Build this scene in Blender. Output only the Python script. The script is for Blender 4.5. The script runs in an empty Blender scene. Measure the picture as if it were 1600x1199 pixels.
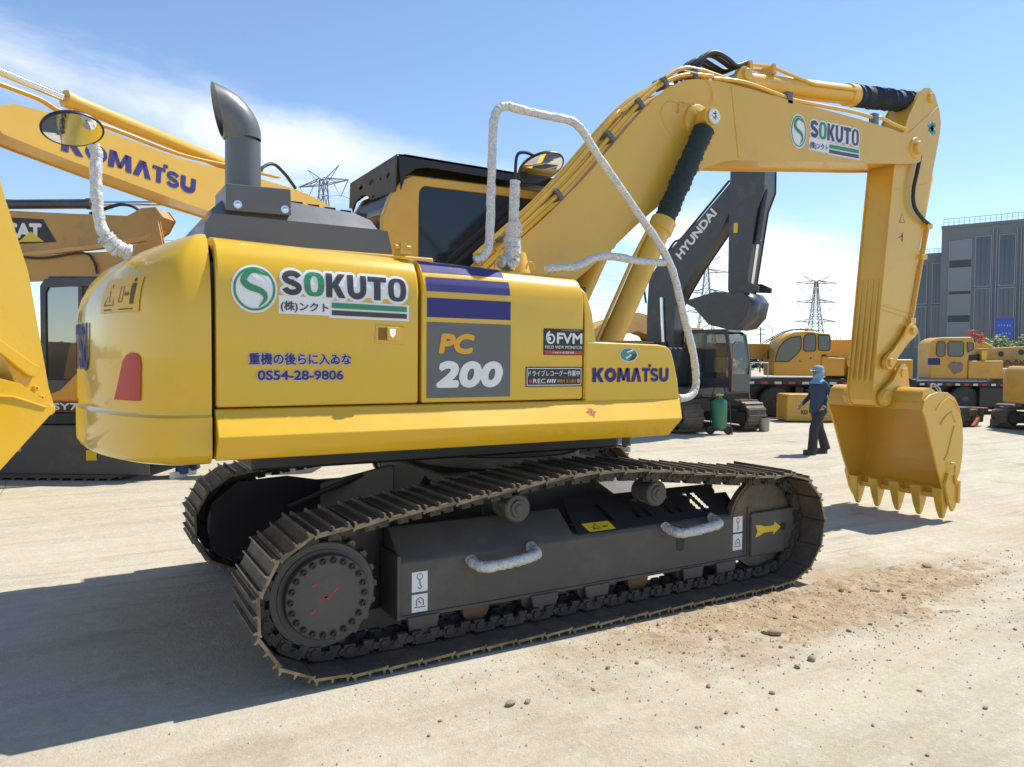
import bpy, bmesh, math, random
from mathutils import Vector, Matrix
random.seed(7)
R = math.radians
S = bpy.context.scene
COL = S.collection

# ------------------------------------------------------------------ camera
CAM = Vector((-3.0245, -5.4787, 1.8013))
YAW, PITCH, ROLL, FPX = R(59.85), 0.0327, 0.0086, 1169.9
_a = Vector((math.cos(YAW), math.sin(YAW), 0)); _r = Vector((math.sin(YAW), -math.cos(YAW), 0)); _u = Vector((0, 0, 1))
_a2 = _a*math.cos(PITCH) - _u*math.sin(PITCH); _u2 = _u*math.cos(PITCH) + _a*math.sin(PITCH)
_r3 = _r*math.cos(ROLL) + _u2*math.sin(ROLL); _u3 = _u2*math.cos(ROLL) - _r*math.sin(ROLL)
cam = bpy.data.cameras.new('camera'); camo = bpy.data.objects.new('camera', cam); COL.objects.link(camo)
M3 = Matrix((_r3, _u3, -_a2)).transposed()
camo.matrix_world = Matrix.Translation(CAM) @ M3.to_4x4()
cam.sensor_width = 36; cam.lens = 36*FPX/1600; cam.clip_start = .05; cam.clip_end = 6000
S.camera = camo

# ------------------------------------------------------------------ sun and sky
SUN_AZ, SUN_EL = R(3), R(57)          # azimuth measured from the machine's forward (+X) axis
sun_dir = Vector((math.cos(SUN_EL)*math.cos(SUN_AZ), math.cos(SUN_EL)*math.sin(SUN_AZ), math.sin(SUN_EL)))
sl = bpy.data.lights.new('sun', 'SUN'); sl.energy = 5.0; sl.angle = R(.55); sl.color = (1, .95, .86)
so = bpy.data.objects.new('sun', sl); COL.objects.link(so)
so.rotation_euler = (-sun_dir).to_track_quat('-Z', 'Y').to_euler()
W = bpy.data.worlds.new('World'); S.world = W; W.use_nodes = True
nt = W.node_tree; nt.nodes.clear()
def N(tree, typ, **kw):
    n = tree.nodes.new(typ)
    for k, v in kw.items(): setattr(n, k, v)
    return n
sky = N(nt, 'ShaderNodeTexSky', sky_type='NISHITA', sun_disc=False, sun_elevation=SUN_EL, sun_rotation=math.pi/2 - SUN_AZ,
        air_density=.95, dust_density=.15, ozone_density=2.5, altitude=400)
tc = N(nt, 'ShaderNodeTexCoord')
# wispy clouds: noise over a flat cloud layer seen from below
sep = N(nt, 'ShaderNodeSeparateXYZ'); nt.links.new(tc.outputs['Generated'], sep.inputs[0])
mz = N(nt, 'ShaderNodeMath', operation='MAXIMUM'); mz.inputs[1].default_value = .03; nt.links.new(sep.outputs[2], mz.inputs[0])
az_ = N(nt, 'ShaderNodeMath', operation='ADD'); az_.inputs[1].default_value = .12; nt.links.new(mz.outputs[0], az_.inputs[0])
dv = []
for i in (0, 1):
    d = N(nt, 'ShaderNodeMath', operation='DIVIDE'); nt.links.new(sep.outputs[i], d.inputs[0]); nt.links.new(az_.outputs[0], d.inputs[1]); dv.append(d)
cmb = N(nt, 'ShaderNodeCombineXYZ'); nt.links.new(dv[0].outputs[0], cmb.inputs[0]); nt.links.new(dv[1].outputs[0], cmb.inputs[1])
mp = N(nt, 'ShaderNodeMapping'); nt.links.new(cmb.outputs[0], mp.inputs[0])
CLOUD_ROT, CLOUD_SCALE, CLOUD_LOC = R(24), (.62, 1.25, 1), (2.35, 3.1, 0)
mp.inputs['Rotation'].default_value = (0, 0, CLOUD_ROT); mp.inputs['Scale'].default_value = CLOUD_SCALE; mp.inputs['Location'].default_value = CLOUD_LOC
n1 = N(nt, 'ShaderNodeTexNoise'); n1.inputs['Scale'].default_value = .85; n1.inputs['Detail'].default_value = 9; n1.inputs['Roughness'].default_value = .64; n1.inputs['Distortion'].default_value = .5
n2 = N(nt, 'ShaderNodeTexNoise'); n2.inputs['Scale'].default_value = .42; n2.inputs['Detail'].default_value = 3
for n in (n1, n2): nt.links.new(mp.outputs[0], n.inputs['Vector'])
ml = N(nt, 'ShaderNodeMath', operation='ADD'); nt.links.new(n1.outputs['Fac'], ml.inputs[0]); nt.links.new(n2.outputs['Fac'], ml.inputs[1])
# a long cloud street across the sky plus loose wisps
CN = Vector((-.0664,.95,.3051)).cross(Vector((.4144,.8815,.2264))).normalized()
dp = N(nt, 'ShaderNodeVectorMath', operation='DOT_PRODUCT'); nt.links.new(tc.outputs['Generated'], dp.inputs[0]); dp.inputs[1].default_value = CN
ab = N(nt, 'ShaderNodeMath', operation='ABSOLUTE'); nt.links.new(dp.outputs['Value'], ab.inputs[0])
bd = N(nt, 'ShaderNodeMapRange', interpolation_type='SMOOTHSTEP'); bd.inputs['From Min'].default_value = .0; bd.inputs['From Max'].default_value = .125; bd.inputs['To Min'].default_value = .40; bd.inputs['To Max'].default_value = -.20
nt.links.new(ab.outputs[0], bd.inputs['Value'])
ml2 = N(nt, 'ShaderNodeMath', operation='ADD'); nt.links.new(ml.outputs[0], ml2.inputs[0]); nt.links.new(bd.outputs[0], ml2.inputs[1])
mr = N(nt, 'ShaderNodeMapRange', interpolation_type='SMOOTHSTEP'); mr.inputs['From Min'].default_value = 1.05; mr.inputs['From Max'].default_value = 1.52
mr.inputs['To Max'].default_value = .9
nt.links.new(ml2.outputs[0], mr.inputs['Value'])
mix = N(nt, 'ShaderNodeMix', data_type='RGBA'); nt.links.new(mr.outputs[0], mix.inputs[0]); nt.links.new(sky.outputs[0], mix.inputs[6]); mix.inputs[7].default_value = (6.6, 6.75, 6.95, 1)
bg = N(nt, 'ShaderNodeBackground'); bg.inputs[1].default_value = .15
nt.links.new(mix.outputs[2], bg.inputs[0])
wo = N(nt, 'ShaderNodeOutputWorld'); nt.links.new(bg.outputs[0], wo.inputs[0])
S.view_settings.view_transform = 'Standard'; S.view_settings.look = 'None'; S.view_settings.gamma = 1; S.view_settings.use_curve_mapping = False
S.view_settings.exposure = .36

# ------------------------------------------------------------------ materials
MATS = {}
def mat(name, col, rough=.5, metal=0, var=.0, vscale=6, bump=0, bscale=60, coat=0, dirt=None, dscale=2.5, dlo=.52, dhi=.72, trans=0, alpha=1, spec=.5, each=False):
    if name in MATS: return MATS[name]
    m = bpy.data.materials.new(name); m.use_nodes = True; t = m.node_tree; b = t.nodes['Principled BSDF']
    b.inputs['Base Color'].default_value = (*col, 1); b.inputs['Roughness'].default_value = rough; b.inputs['Metallic'].default_value = metal
    b.inputs['Specular IOR Level'].default_value = spec
    if coat: b.inputs['Coat Weight'].default_value = coat; b.inputs['Coat Roughness'].default_value = .07
    if trans: b.inputs['Transmission Weight'].default_value = trans
    if alpha < 1: b.inputs['Alpha'].default_value = alpha
    co = N(t, 'ShaderNodeTexCoord')
    if each:                                     # alike pieces share a mesh: shift the pattern by each object's own random number
        oi = N(t, 'ShaderNodeObjectInfo'); mu = N(t, 'ShaderNodeVectorMath', operation='SCALE'); mu.inputs[0].default_value = (37, 19, 53); t.links.new(oi.outputs['Random'], mu.inputs['Scale'])
        ad = N(t, 'ShaderNodeVectorMath', operation='ADD'); t.links.new(co.outputs['Object'], ad.inputs[0]); t.links.new(mu.outputs[0], ad.inputs[1])
        class _C: outputs = {'Object': ad.outputs[0]}
        co = _C
    last = None
    if var:
        n = N(t, 'ShaderNodeTexNoise'); n.inputs['Scale'].default_value = vscale; n.inputs['Detail'].default_value = 6; n.inputs['Roughness'].default_value = .62
        t.links.new(co.outputs['Object'], n.inputs['Vector'])
        x = N(t, 'ShaderNodeMix', data_type='RGBA'); t.links.new(n.outputs['Fac'], x.inputs[0])
        x.inputs[6].default_value = (*[c*(1-var) for c in col], 1); x.inputs[7].default_value = (*[min(1, c*(1+var)) for c in col], 1)
        last = x.outputs[2]
        rr = N(t, 'ShaderNodeMapRange'); rr.inputs['To Min'].default_value = max(.02, rough-.1); rr.inputs['To Max'].default_value = min(1, rough+.1)
        t.links.new(n.outputs['Fac'], rr.inputs['Value']); t.links.new(rr.outputs[0], b.inputs['Roughness'])
    if dirt:
        n = N(t, 'ShaderNodeTexNoise'); n.inputs['Scale'].default_value = dscale; n.inputs['Detail'].default_value = 8; n.inputs['Roughness'].default_value = .7
        t.links.new(co.outputs['Object'], n.inputs['Vector'])
        k = N(t, 'ShaderNodeMapRange'); k.inputs['From Min'].default_value = dlo; k.inputs['From Max'].default_value = dhi; t.links.new(n.outputs['Fac'], k.inputs['Value'])
        x = N(t, 'ShaderNodeMix', data_type='RGBA'); t.links.new(k.outputs[0], x.inputs[0])
        if last: t.links.new(last, x.inputs[6])
        else: x.inputs[6].default_value = (*col, 1)
        x.inputs[7].default_value = (*dirt, 1); last = x.outputs[2]
    if last: t.links.new(last, b.inputs['Base Color'])
    if bump:
        n = N(t, 'ShaderNodeTexNoise'); n.inputs['Scale'].default_value = bscale; n.inputs['Detail'].default_value = 5
        t.links.new(co.outputs['Object'], n.inputs['Vector'])
        k = N(t, 'ShaderNodeBump'); k.inputs['Strength'].default_value = bump; k.inputs['Distance'].default_value = .02
        t.links.new(n.outputs['Fac'], k.inputs['Height']); t.links.new(k.outputs[0], b.inputs['Normal'])
    MATS[name] = m
    return m
YEL = mat('yellow_paint', (.70, .42, .010), .30, var=.05, vscale=3, bump=.012, bscale=26, coat=.6, dirt=(.60, .36, .06), dscale=1.7, dlo=.58, dhi=.9)
YARM = mat('yellow_boom_paint', (.70, .415, .052), .34, var=.05, vscale=3, bump=.02, bscale=20, coat=.25, dirt=(.55, .34, .09), dscale=2.2, dlo=.55, dhi=.85)
GREY = mat('grey_paint', (.115, .118, .125), .38, var=.12, vscale=5, coat=.2, bump=.02, bscale=30)
DARK = mat('dark_frame_paint', (.078, .072, .064), .5, var=.3, vscale=4, bump=.05, bscale=40, dirt=(.13, .11, .085), dscale=3, dlo=.5, dhi=.78)
BLACK = mat('black_paint', (.018, .018, .02), .45, var=.25, vscale=5)
STEEL = mat('worn_track_steel', (.105, .088, .068), .6, metal=.15, var=.5, vscale=7, bump=.35, bscale=40, dirt=(.19, .125, .07), dscale=5, dlo=.47, dhi=.66, each=True)
CHAINM = mat('greasy_chain_steel', (.045, .04, .034), .6, metal=.1, var=.5, vscale=8, bump=.3, bscale=40, dirt=(.12,.09,.06), dscale=6, dlo=.5, dhi=.7)
EDGE = mat('bright_worn_edge', (.27, .215, .14), .42, metal=.35, var=.5, vscale=9, bump=.2, bscale=60, dirt=(.12,.09,.055), dscale=7, dlo=.45, dhi=.62, each=True)
CHROME = mat('chrome_rod', (.75, .75, .76), .12, metal=1)
GLASS = mat('tinted_cab_glass', (.016, .03, .05), .05, spec=.45, var=.1, vscale=2)
RUBBER = mat('black_rubber', (.02, .02, .022), .55, var=.2, vscale=10)
BELLOW = mat('dark_green_bellows_fabric', (.016, .032, .03), .72, var=.35, vscale=14, bump=.3, bscale=50)
BELLOWN = mat('navy_bellows_fabric', (.018, .03, .055), .72, var=.35, vscale=14, bump=.3, bscale=50)
WHITE = mat('white_vinyl', (.78, .78, .77), .4, var=.03)
BLUE = mat('dark_blue_vinyl', (.05, .048, .19), .6, var=.08, spec=.2)
INK = mat('charcoal_vinyl', (.05, .045, .055), .4, var=.1)
GREEN = mat('green_vinyl', (.035, .25, .115), .4, var=.06)
REDV = mat('red_reflector', (.45, .022, .015), .4, var=.08)
AMBER = mat('amber_vinyl', (.78, .38, .02), .4, var=.05)
BLK = mat('black_vinyl', (.022, .02, .02), .4, var=.1)
def plastic():
    m = bpy.data.materials.new('crinkled_white_plastic_wrap'); m.use_nodes = True; t = m.node_tree; b = t.nodes['Principled BSDF']
    co = N(t, 'ShaderNodeTexCoord')
    v = N(t, 'ShaderNodeTexVoronoi'); v.inputs['Scale'].default_value = 26; t.links.new(co.outputs['Object'], v.inputs['Vector'])
    n = N(t, 'ShaderNodeTexNoise'); n.inputs['Scale'].default_value = 30; n.inputs['Detail'].default_value = 7; n.inputs['Roughness'].default_value = .7; n.inputs['Distortion'].default_value = 3.2; t.links.new(co.outputs['Object'], n.inputs['Vector'])
    ad = N(t, 'ShaderNodeMath', operation='ADD'); t.links.new(v.outputs['Distance'], ad.inputs[0]); t.links.new(n.outputs['Fac'], ad.inputs[1])
    k = N(t, 'ShaderNodeBump'); k.inputs['Strength'].default_value = .45; k.inputs['Distance'].default_value = .018; t.links.new(ad.outputs[0], k.inputs['Height']); t.links.new(k.outputs[0], b.inputs['Normal'])
    r = N(t, 'ShaderNodeMapRange'); r.inputs['To Min'].default_value = 0; t.links.new(n.outputs['Fac'], r.inputs['Value'])
    x = N(t, 'ShaderNodeMix', data_type='RGBA'); r.inputs['From Min'].default_value = .32; r.inputs['From Max'].default_value = .66; t.links.new(r.outputs[0], x.inputs[0]); x.inputs[6].default_value = (.33, .31, .28, 1); x.inputs[7].default_value = (.84, .83, .81, 1)
    t.links.new(x.outputs[2], b.inputs['Base Color']); b.inputs['Roughness'].default_value = .28; b.inputs['Coat Weight'].default_value = .4
    return m
PLAST = plastic()

# ------------------------------------------------------------------ mesh helpers
class MB:
    def __init__(s): s.v = []; s.f = []
    def add(s, vs, fs):
        o = len(s.v); s.v += [tuple(p) for p in vs]; s.f += [tuple(i+o for i in f) for f in fs]; return s
    def box(s, x0, x1, y0, y1, z0, z1):
        return s.add([(x0,y0,z0),(x1,y0,z0),(x1,y1,z0),(x0,y1,z0),(x0,y0,z1),(x1,y0,z1),(x1,y1,z1),(x0,y1,z1)],
                     [(0,3,2,1),(4,5,6,7),(0,1,5,4),(1,2,6,5),(2,3,7,6),(3,0,4,7)])
    def obox(s, c, ax, ay, az, hx, hy, hz):
        c = Vector(c); vs = []
        for k in (-1, 1):
            for (i, j) in ((-1,-1),(1,-1),(1,1),(-1,1)): vs.append(c + ax*(i*hx) + ay*(j*hy) + az*(k*hz))
        return s.add(vs, [(0,3,2,1),(4,5,6,7),(0,1,5,4),(1,2,6,5),(2,3,7,6),(3,0,4,7)])
    def prism(s, pts, a, b, plane='xz'):
        n = len(pts)
        def P(p, t):
            return {'xz': (p[0], t, p[1]), 'yz': (t, p[0], p[1]), 'xy': (p[0], p[1], t)}[plane]
        vs = [P(p, a) for p in pts] + [P(p, b) for p in pts]
        return s.add(vs, [tuple(range(n-1, -1, -1)), tuple(range(n, 2*n))] + [(i, (i+1) % n, n+(i+1) % n, n+i) for i in range(n)])
    def loft(s, rings, closed=True, caps=True):
        n = len(rings[0]); vs = [p for r in rings for p in r]; fs = []
        for k in range(len(rings)-1):
            for i in range(n if closed else n-1):
                j = (i+1) % n; fs.append((k*n+i, k*n+j, (k+1)*n+j, (k+1)*n+i))
        if caps and closed: fs += [tuple(range(n-1, -1, -1)), tuple(range((len(rings)-1)*n, len(rings)*n))]
        return s.add(vs, fs)
    def tube(s, path, r, n=10, caps=True):
        P = [Vector(p) for p in path]; rr = r if isinstance(r, (list, tuple)) else [r]*len(P)
        t0 = (P[1]-P[0]).normalized(); u = t0.orthogonal().normalized(); rings = []
        for i, p in enumerate(P):
            t = ((P[min(i+1, len(P)-1)] - P[i]).normalized() + (P[i] - P[max(i-1, 0)]).normalized())
            t = t.normalized() if t.length > 1e-6 else t0
            u = (u - t*u.dot(t)).normalized(); w = t.cross(u)
            rings.append([p + (u*math.cos(2*math.pi*k/n) + w*math.sin(2*math.pi*k/n))*rr[i] for k in range(n)])
        return s.loft(rings, True, caps)
    def cyl(s, p0, p1, r, r1=None, n=20): return s.tube([p0, p1], [r, r if r1 is None else r1], n)
    def lathe(s, p0, d, prof, n=24):
        d = Vector(d).normalized(); p0 = Vector(p0); u = d.orthogonal().normalized(); w = d.cross(u)
        rings = [[p0 + d*t + (u*math.cos(2*math.pi*k/n) + w*math.sin(2*math.pi*k/n))*max(r, 1e-4) for k in range(n)] for t, r in prof]
        return s.loft(rings)
    def build(s, name, m, parent=None, smooth=35, bevel=0, seg=2, tri=False):
        me = bpy.data.meshes.new(name); me.from_pydata(s.v, [], s.f)
        bm = bmesh.new(); bm.from_mesh(me)
        bmesh.ops.recalc_face_normals(bm, faces=bm.faces[:])
        bm.to_mesh(me); bm.free()
        return link(name, me, m, parent, smooth, bevel, seg)
def link(name, me, m, parent=None, smooth=35, bevel=0, seg=2):
    if m and not me.materials: me.materials.append(m)
    if smooth:
        me.polygons.foreach_set('use_smooth', [True]*len(me.polygons)); me.set_sharp_from_angle(angle=R(smooth))
    o = bpy.data.objects.new(name, me); COL.objects.link(o)
    if parent: o.parent = parent
    if bevel:
        b = o.modifiers.new('bevel', 'BEVEL'); b.width = bevel; b.segments = seg; b.limit_method = 'ANGLE'; b.angle_limit = R(30); b.harden_normals = True
    return o
def thing(name, label, cat, loc=(0, 0, 0), rz=0, group=None):
    o = bpy.data.objects.new(name, None); COL.objects.link(o); o.location = loc; o.rotation_euler = (0, 0, rz); o.empty_display_size = .3
    return tag(o, label, cat, group)
def tag(o, label=None, cat=None, group=None, kind=None):
    if label: o['label'] = label
    if cat: o['category'] = cat
    if group: o['group'] = group
    if kind: o['kind'] = kind
    return o
def crom(pts, n=6):
    """Catmull-Rom through the points"""
    P = [Vector(p) for p in pts]; P = [2*P[0]-P[1]] + P + [2*P[-1]-P[-2]]; out = []
    for i in range(1, len(P)-2):
        for k in range(n):
            t = k/n; a, b, c, d = P[i-1], P[i], P[i+1], P[i+2]
            out.append(.5*((2*b) + (c-a)*t + (2*a-5*b+4*c-d)*t*t + (3*b-a-3*c+d)*t**3))
    out.append(P[-2]); return out
def lerp(x, xs, ys):
    if x <= xs[0]: return ys[0]
    for i in range(len(xs)-1):
        if x <= xs[i+1]: return ys[i] + (ys[i+1]-ys[i])*(x-xs[i])/(xs[i+1]-xs[i])
    return ys[-1]
# lettering: text curves of the built-in typeface turned into flat meshes, fitted to a width x height box, mapped onto a surface
def glyphs(txt, w, h, bold=0, shear=0, space=1.0, thin=False):
    cu = bpy.data.curves.new('lettering', 'FONT'); cu.body = txt; cu.size = 1; cu.shear = shear; cu.space_character = space
    cu.resolution_u = 4; cu.fill_mode = 'FRONT'; cu.offset = 0
    o = bpy.data.objects.new('lettering', cu); COL.objects.link(o)
    dg = bpy.context.evaluated_depsgraph_get(); me = bpy.data.meshes.new_from_object(o.evaluated_get(dg))
    bpy.data.objects.remove(o); 
    xs = [v.co.x for v in me.vertices]; ys = [v.co.y for v in me.vertices]
    if not xs: return [], []
    x0, x1, y0, y1 = min(xs), max(xs), min(ys), max(ys)
    e = bold*h                                   # heavier strokes: copies shifted by e, a hair above one another
    vs = [((v.co.x-x0)/(x1-x0)*(w-2*e)+e, (v.co.y-y0)/(y1-y0)*(h-2*e)+e) for v in me.vertices]; fs = [tuple(p.vertices) for p in me.polygons]
    bpy.data.meshes.remove(me)
    if not bold: return vs, fs
    V, F = [], []
    for k in range(8):
        c, s_ = math.cos(k*math.pi/4)*e, math.sin(k*math.pi/4)*e; o_ = len(V)
        V += [(u+c, v+s_, k*.00016) for u, v in vs]; F += [tuple(i+o_ for i in f) for f in fs]
    return V, F
def flat(shape, mapf, name, m, parent, lift=.003, curved=0):
    """a flat print (verts2d, faces) laid on a surface: mapf(u, v, lift) -> point"""
    vs, fs = shape
    if curved:                                   # cut long edges so that the print follows the surface
        bm = bmesh.new(); bv = [bm.verts.new((q[0], q[1], q[2] if len(q) > 2 else 0)) for q in vs]
        for f in fs:
            try: bm.faces.new([bv[i] for i in f])
            except ValueError: pass
        bmesh.ops.triangulate(bm, faces=bm.faces[:])
        for _ in range(5):
            e = [e for e in bm.edges if e.calc_length() > curved]
            if not e: break
            bmesh.ops.subdivide_edges(bm, edges=e, cuts=1); bmesh.ops.triangulate(bm, faces=[f for f in bm.faces if len(f.verts) > 3])
        bm.verts.index_update(); vs = [tuple(v.co) for v in bm.verts]; fs = [tuple(v.index for v in f.verts) for f in bm.faces]; bm.free()
    b = MB().add([mapf(q[0], q[1], lift+(q[2] if len(q) > 2 else 0)) for q in vs], fs)
    me = bpy.data.meshes.new(name); me.from_pydata(b.v, [], b.f)
    return link(name, me, m, parent, 0)
def rect2(x0, x1, y0, y1, nx=1, ny=1):
    vs = [(x0+(x1-x0)*i/nx, y0+(y1-y0)*j/ny) for j in range(ny+1) for i in range(nx+1)]
    return vs, [(j*(nx+1)+i, j*(nx+1)+i+1, (j+1)*(nx+1)+i+1, (j+1)*(nx+1)+i) for j in range(ny) for i in range(nx)]
def poly2(pts): return pts, [tuple(range(len(pts)))]
def ell2(cx, cy, rx, ry, n=36, a=0):
    p = []
    for k in range(n):
        x, y = rx*math.cos(2*math.pi*k/n), ry*math.sin(2*math.pi*k/n); p.append((cx+x*math.cos(a)-y*math.sin(a), cy+x*math.sin(a)+y*math.cos(a)))
    V = [(cx, cy)]; F = []; L_ = 6
    for q in range(1, L_+1): V += [(cx+(x-cx)*q/L_, cy+(y-cy)*q/L_) for x, y in p]
    F += [(0, 1+k, 1+(k+1) % n) for k in range(n)]
    for q in range(L_-1): F += [(1+q*n+k, 1+(q+1)*n+k, 1+(q+1)*n+(k+1) % n, 1+q*n+(k+1) % n) for k in range(n)]
    return V, F
def ring2(cx, cy, rx, ry, t, n=40):
    vs = []; fs = []
    for k in range(n):
        c, s_ = math.cos(2*math.pi*k/n), math.sin(2*math.pi*k/n); vs += [(cx+rx*c, cy+ry*s_), (cx+(rx-t)*c, cy+(ry-t)*s_)]
    for k in range(n): a = 2*k; b = 2*((k+1) % n); fs.append((a, b, b+1, a+1))
    return vs, fs
def stroke2(pts, w):
    """a stroke of width w (number or list) along 2D points"""
    vs = []; n = len(pts)
    for i in range(n):
        a = Vector(pts[max(0, i-1)]); b = Vector(pts[min(n-1, i+1)]); d = (b-a).normalized(); nn = Vector((-d.y, d.x)); ww = (w[i] if isinstance(w, (list, tuple)) else w)/2
        p = Vector(pts[i]); vs += [tuple(p+nn*ww), tuple(p-nn*ww)]
    return vs, [(2*i, 2*i+1, 2*i+3, 2*i+2) for i in range(n-1)]
def shift2(shape, dx, dy): return [(q[0]+dx, q[1]+dy, *q[2:]) for q in shape[0]], shape[1]
def halo2(shape, e, n=12):
    """the shape swollen by e: copies shifted round a circle, a hair above one another"""
    V, F = [], []
    for k in range(n):
        c, s_ = math.cos(2*math.pi*k/n)*e, math.sin(2*math.pi*k/n)*e; o = len(V)
        V += [(q[0]+c, q[1]+s_, k*.00008) for q in shape[0]]; F += [tuple(i+o for i in f) for f in shape[1]]
    return V, F
def join2(*shapes):
    V = []; F = []
    for vs, fs in shapes:
        o = len(V); V += list(vs); F += [tuple(i+o for i in f) for f in fs]
    return V, F
# ================================================================== MAIN EXCAVATOR (forward = +X, near side = -Y)
EX = thing('excavator', 'large yellow tracked excavator with white plastic wrapped handrails, in the foreground', 'excavator')

# ---- counterweight
PLAN_R = [(-2.425,-1.375),(-2.52,-1.375),(-2.62,-1.35),(-2.74,-1.22),(-2.84,-1.03),(-2.92,-.8),(-2.98,-.5),(-3.02,-.2),(-3.035,0)]
PLAN = PLAN_R + [(x, -y) for x, y in PLAN_R[-2::-1]]
PLANS = crom([(x, y, 0) for x, y in PLAN], 4)
CWL = [(1.235,.9,.93),(1.25,.965,.975),(1.29,1,1),(1.485,1,1),(1.50,.975,.988),(1.525,.97,.986),(1.54,.985,.99),(1.8,.985,.987),(2.0,.985,.985),(2.08,.97,.982),(2.15,.94,.975),(2.25,.86,.96),(2.32,.76,.94),(2.385,.58,.91),(2.42,.44,.885),(2.44,.34,.865),(2.458,.2,.83),(2.466,.1,.8),(2.47,.02,.7)]
def cw_ring(z, sx, sy): return [(-2.425+(p.x+2.425)*sx, p.y*sy, z) for p in PLANS]
cw = MB().loft([cw_ring(*l) for l in CWL]).build('counterweight', YEL, EX, smooth=38)
_S = [0]
for i in range(len(PLANS)-1): _S.append(_S[-1] + (PLANS[i+1]-PLANS[i]).length)
def cw_map(s0, sgn=1):
    def f(u, v, lift):
        s = s0 + sgn*u
        x = lerp(s, _S, [p.x for p in PLANS]); y = lerp(s, _S, [p.y for p in PLANS])
        x2 = lerp(s+.02, _S, [p.x for p in PLANS]); y2 = lerp(s+.02, _S, [p.y for p in PLANS])
        nx, ny = (y2-y), -(x2-x); l = math.hypot(nx, ny) or 1
        nx, ny = -nx/l, -ny/l
        if nx*(x+1.5) + ny*y < 0: nx, ny = -nx, -ny
        sx = lerp(v, [c[0] for c in CWL], [c[1] for c in CWL]); sy = lerp(v, [c[0] for c in CWL], [c[2] for c in CWL])
        return (-2.425+(x+2.425)*sx + nx*(lift+.003), y*sy + ny*(lift+.003), v)
    return f
_m = cw_map(0)
def fine(poly, nx=10):  # densify a quad given by 4 corners
    (a, b, c, d) = [Vector(p) for p in poly]; vs = []; 
    for j in range(nx+1):
        for i in range(nx+1):
            s, t = i/nx, j/nx; p = (a*(1-s)+b*s)*(1-t) + (d*(1-s)+c*s)*t; vs.append((p.x, p.y))
    return vs, [(j*(nx+1)+i, j*(nx+1)+i+1, (j+1)*(nx+1)+i+1, (j+1)*(nx+1)+i) for j in range(nx) for i in range(nx)]
# red reflector (rounded tall wedge) on the rear corner
flat(poly2([(.388,1.568),(.64,1.568),(.60,1.64),(.565,1.72),(.54,1.775),(.505,1.805),(.46,1.818),(.415,1.812),(.39,1.795),(.382,1.76)]), _m, 'reflector', REDV, cw, .004, .03)
# warning label: outlined plate with triangle, slab and standing figure
LINE = mat('dark_brown_print', (.10, .055, .01), .5)
PALEY = mat('label_yellow', (.74, .42, .03), .4, var=.04)
flat(fine([(.40,2.03),(.83,2.03),(.83,2.215),(.40,2.215)]), _m, 'warning_label', PALEY, cw, .002)
def lab(shape): flat(shape, cw_map(.83, -1), 'warning_print', LINE, cw, .005)
lab(join2(stroke2([(.06,2.07),(.18,2.07),(.12,2.185),(.06,2.07)], .008), stroke2([(.11,2.15),(.125,2.12),(.115,2.11),(.13,2.085)], .007),
    stroke2([(.235,2.085),(.235,2.165),(.27,2.165),(.27,2.085),(.235,2.085)], .006), stroke2([(.285,2.125),(.33,2.125)], .008), stroke2([(.30,2.135),(.285,2.125),(.30,2.115)], .006), stroke2([(.315,2.135),(.33,2.125),(.315,2.115)], .006)))
lab(join2(rect2(.345,.385,2.12,2.18,2,2), rect2(.348,.362,2.07,2.12), rect2(.368,.382,2.07,2.12), ell2(.365,2.197,.012,.012,12), stroke2([(.06,2.045),(.16,2.045)], .008), stroke2([(.24,2.045),(.38,2.045)], .007)))
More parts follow.
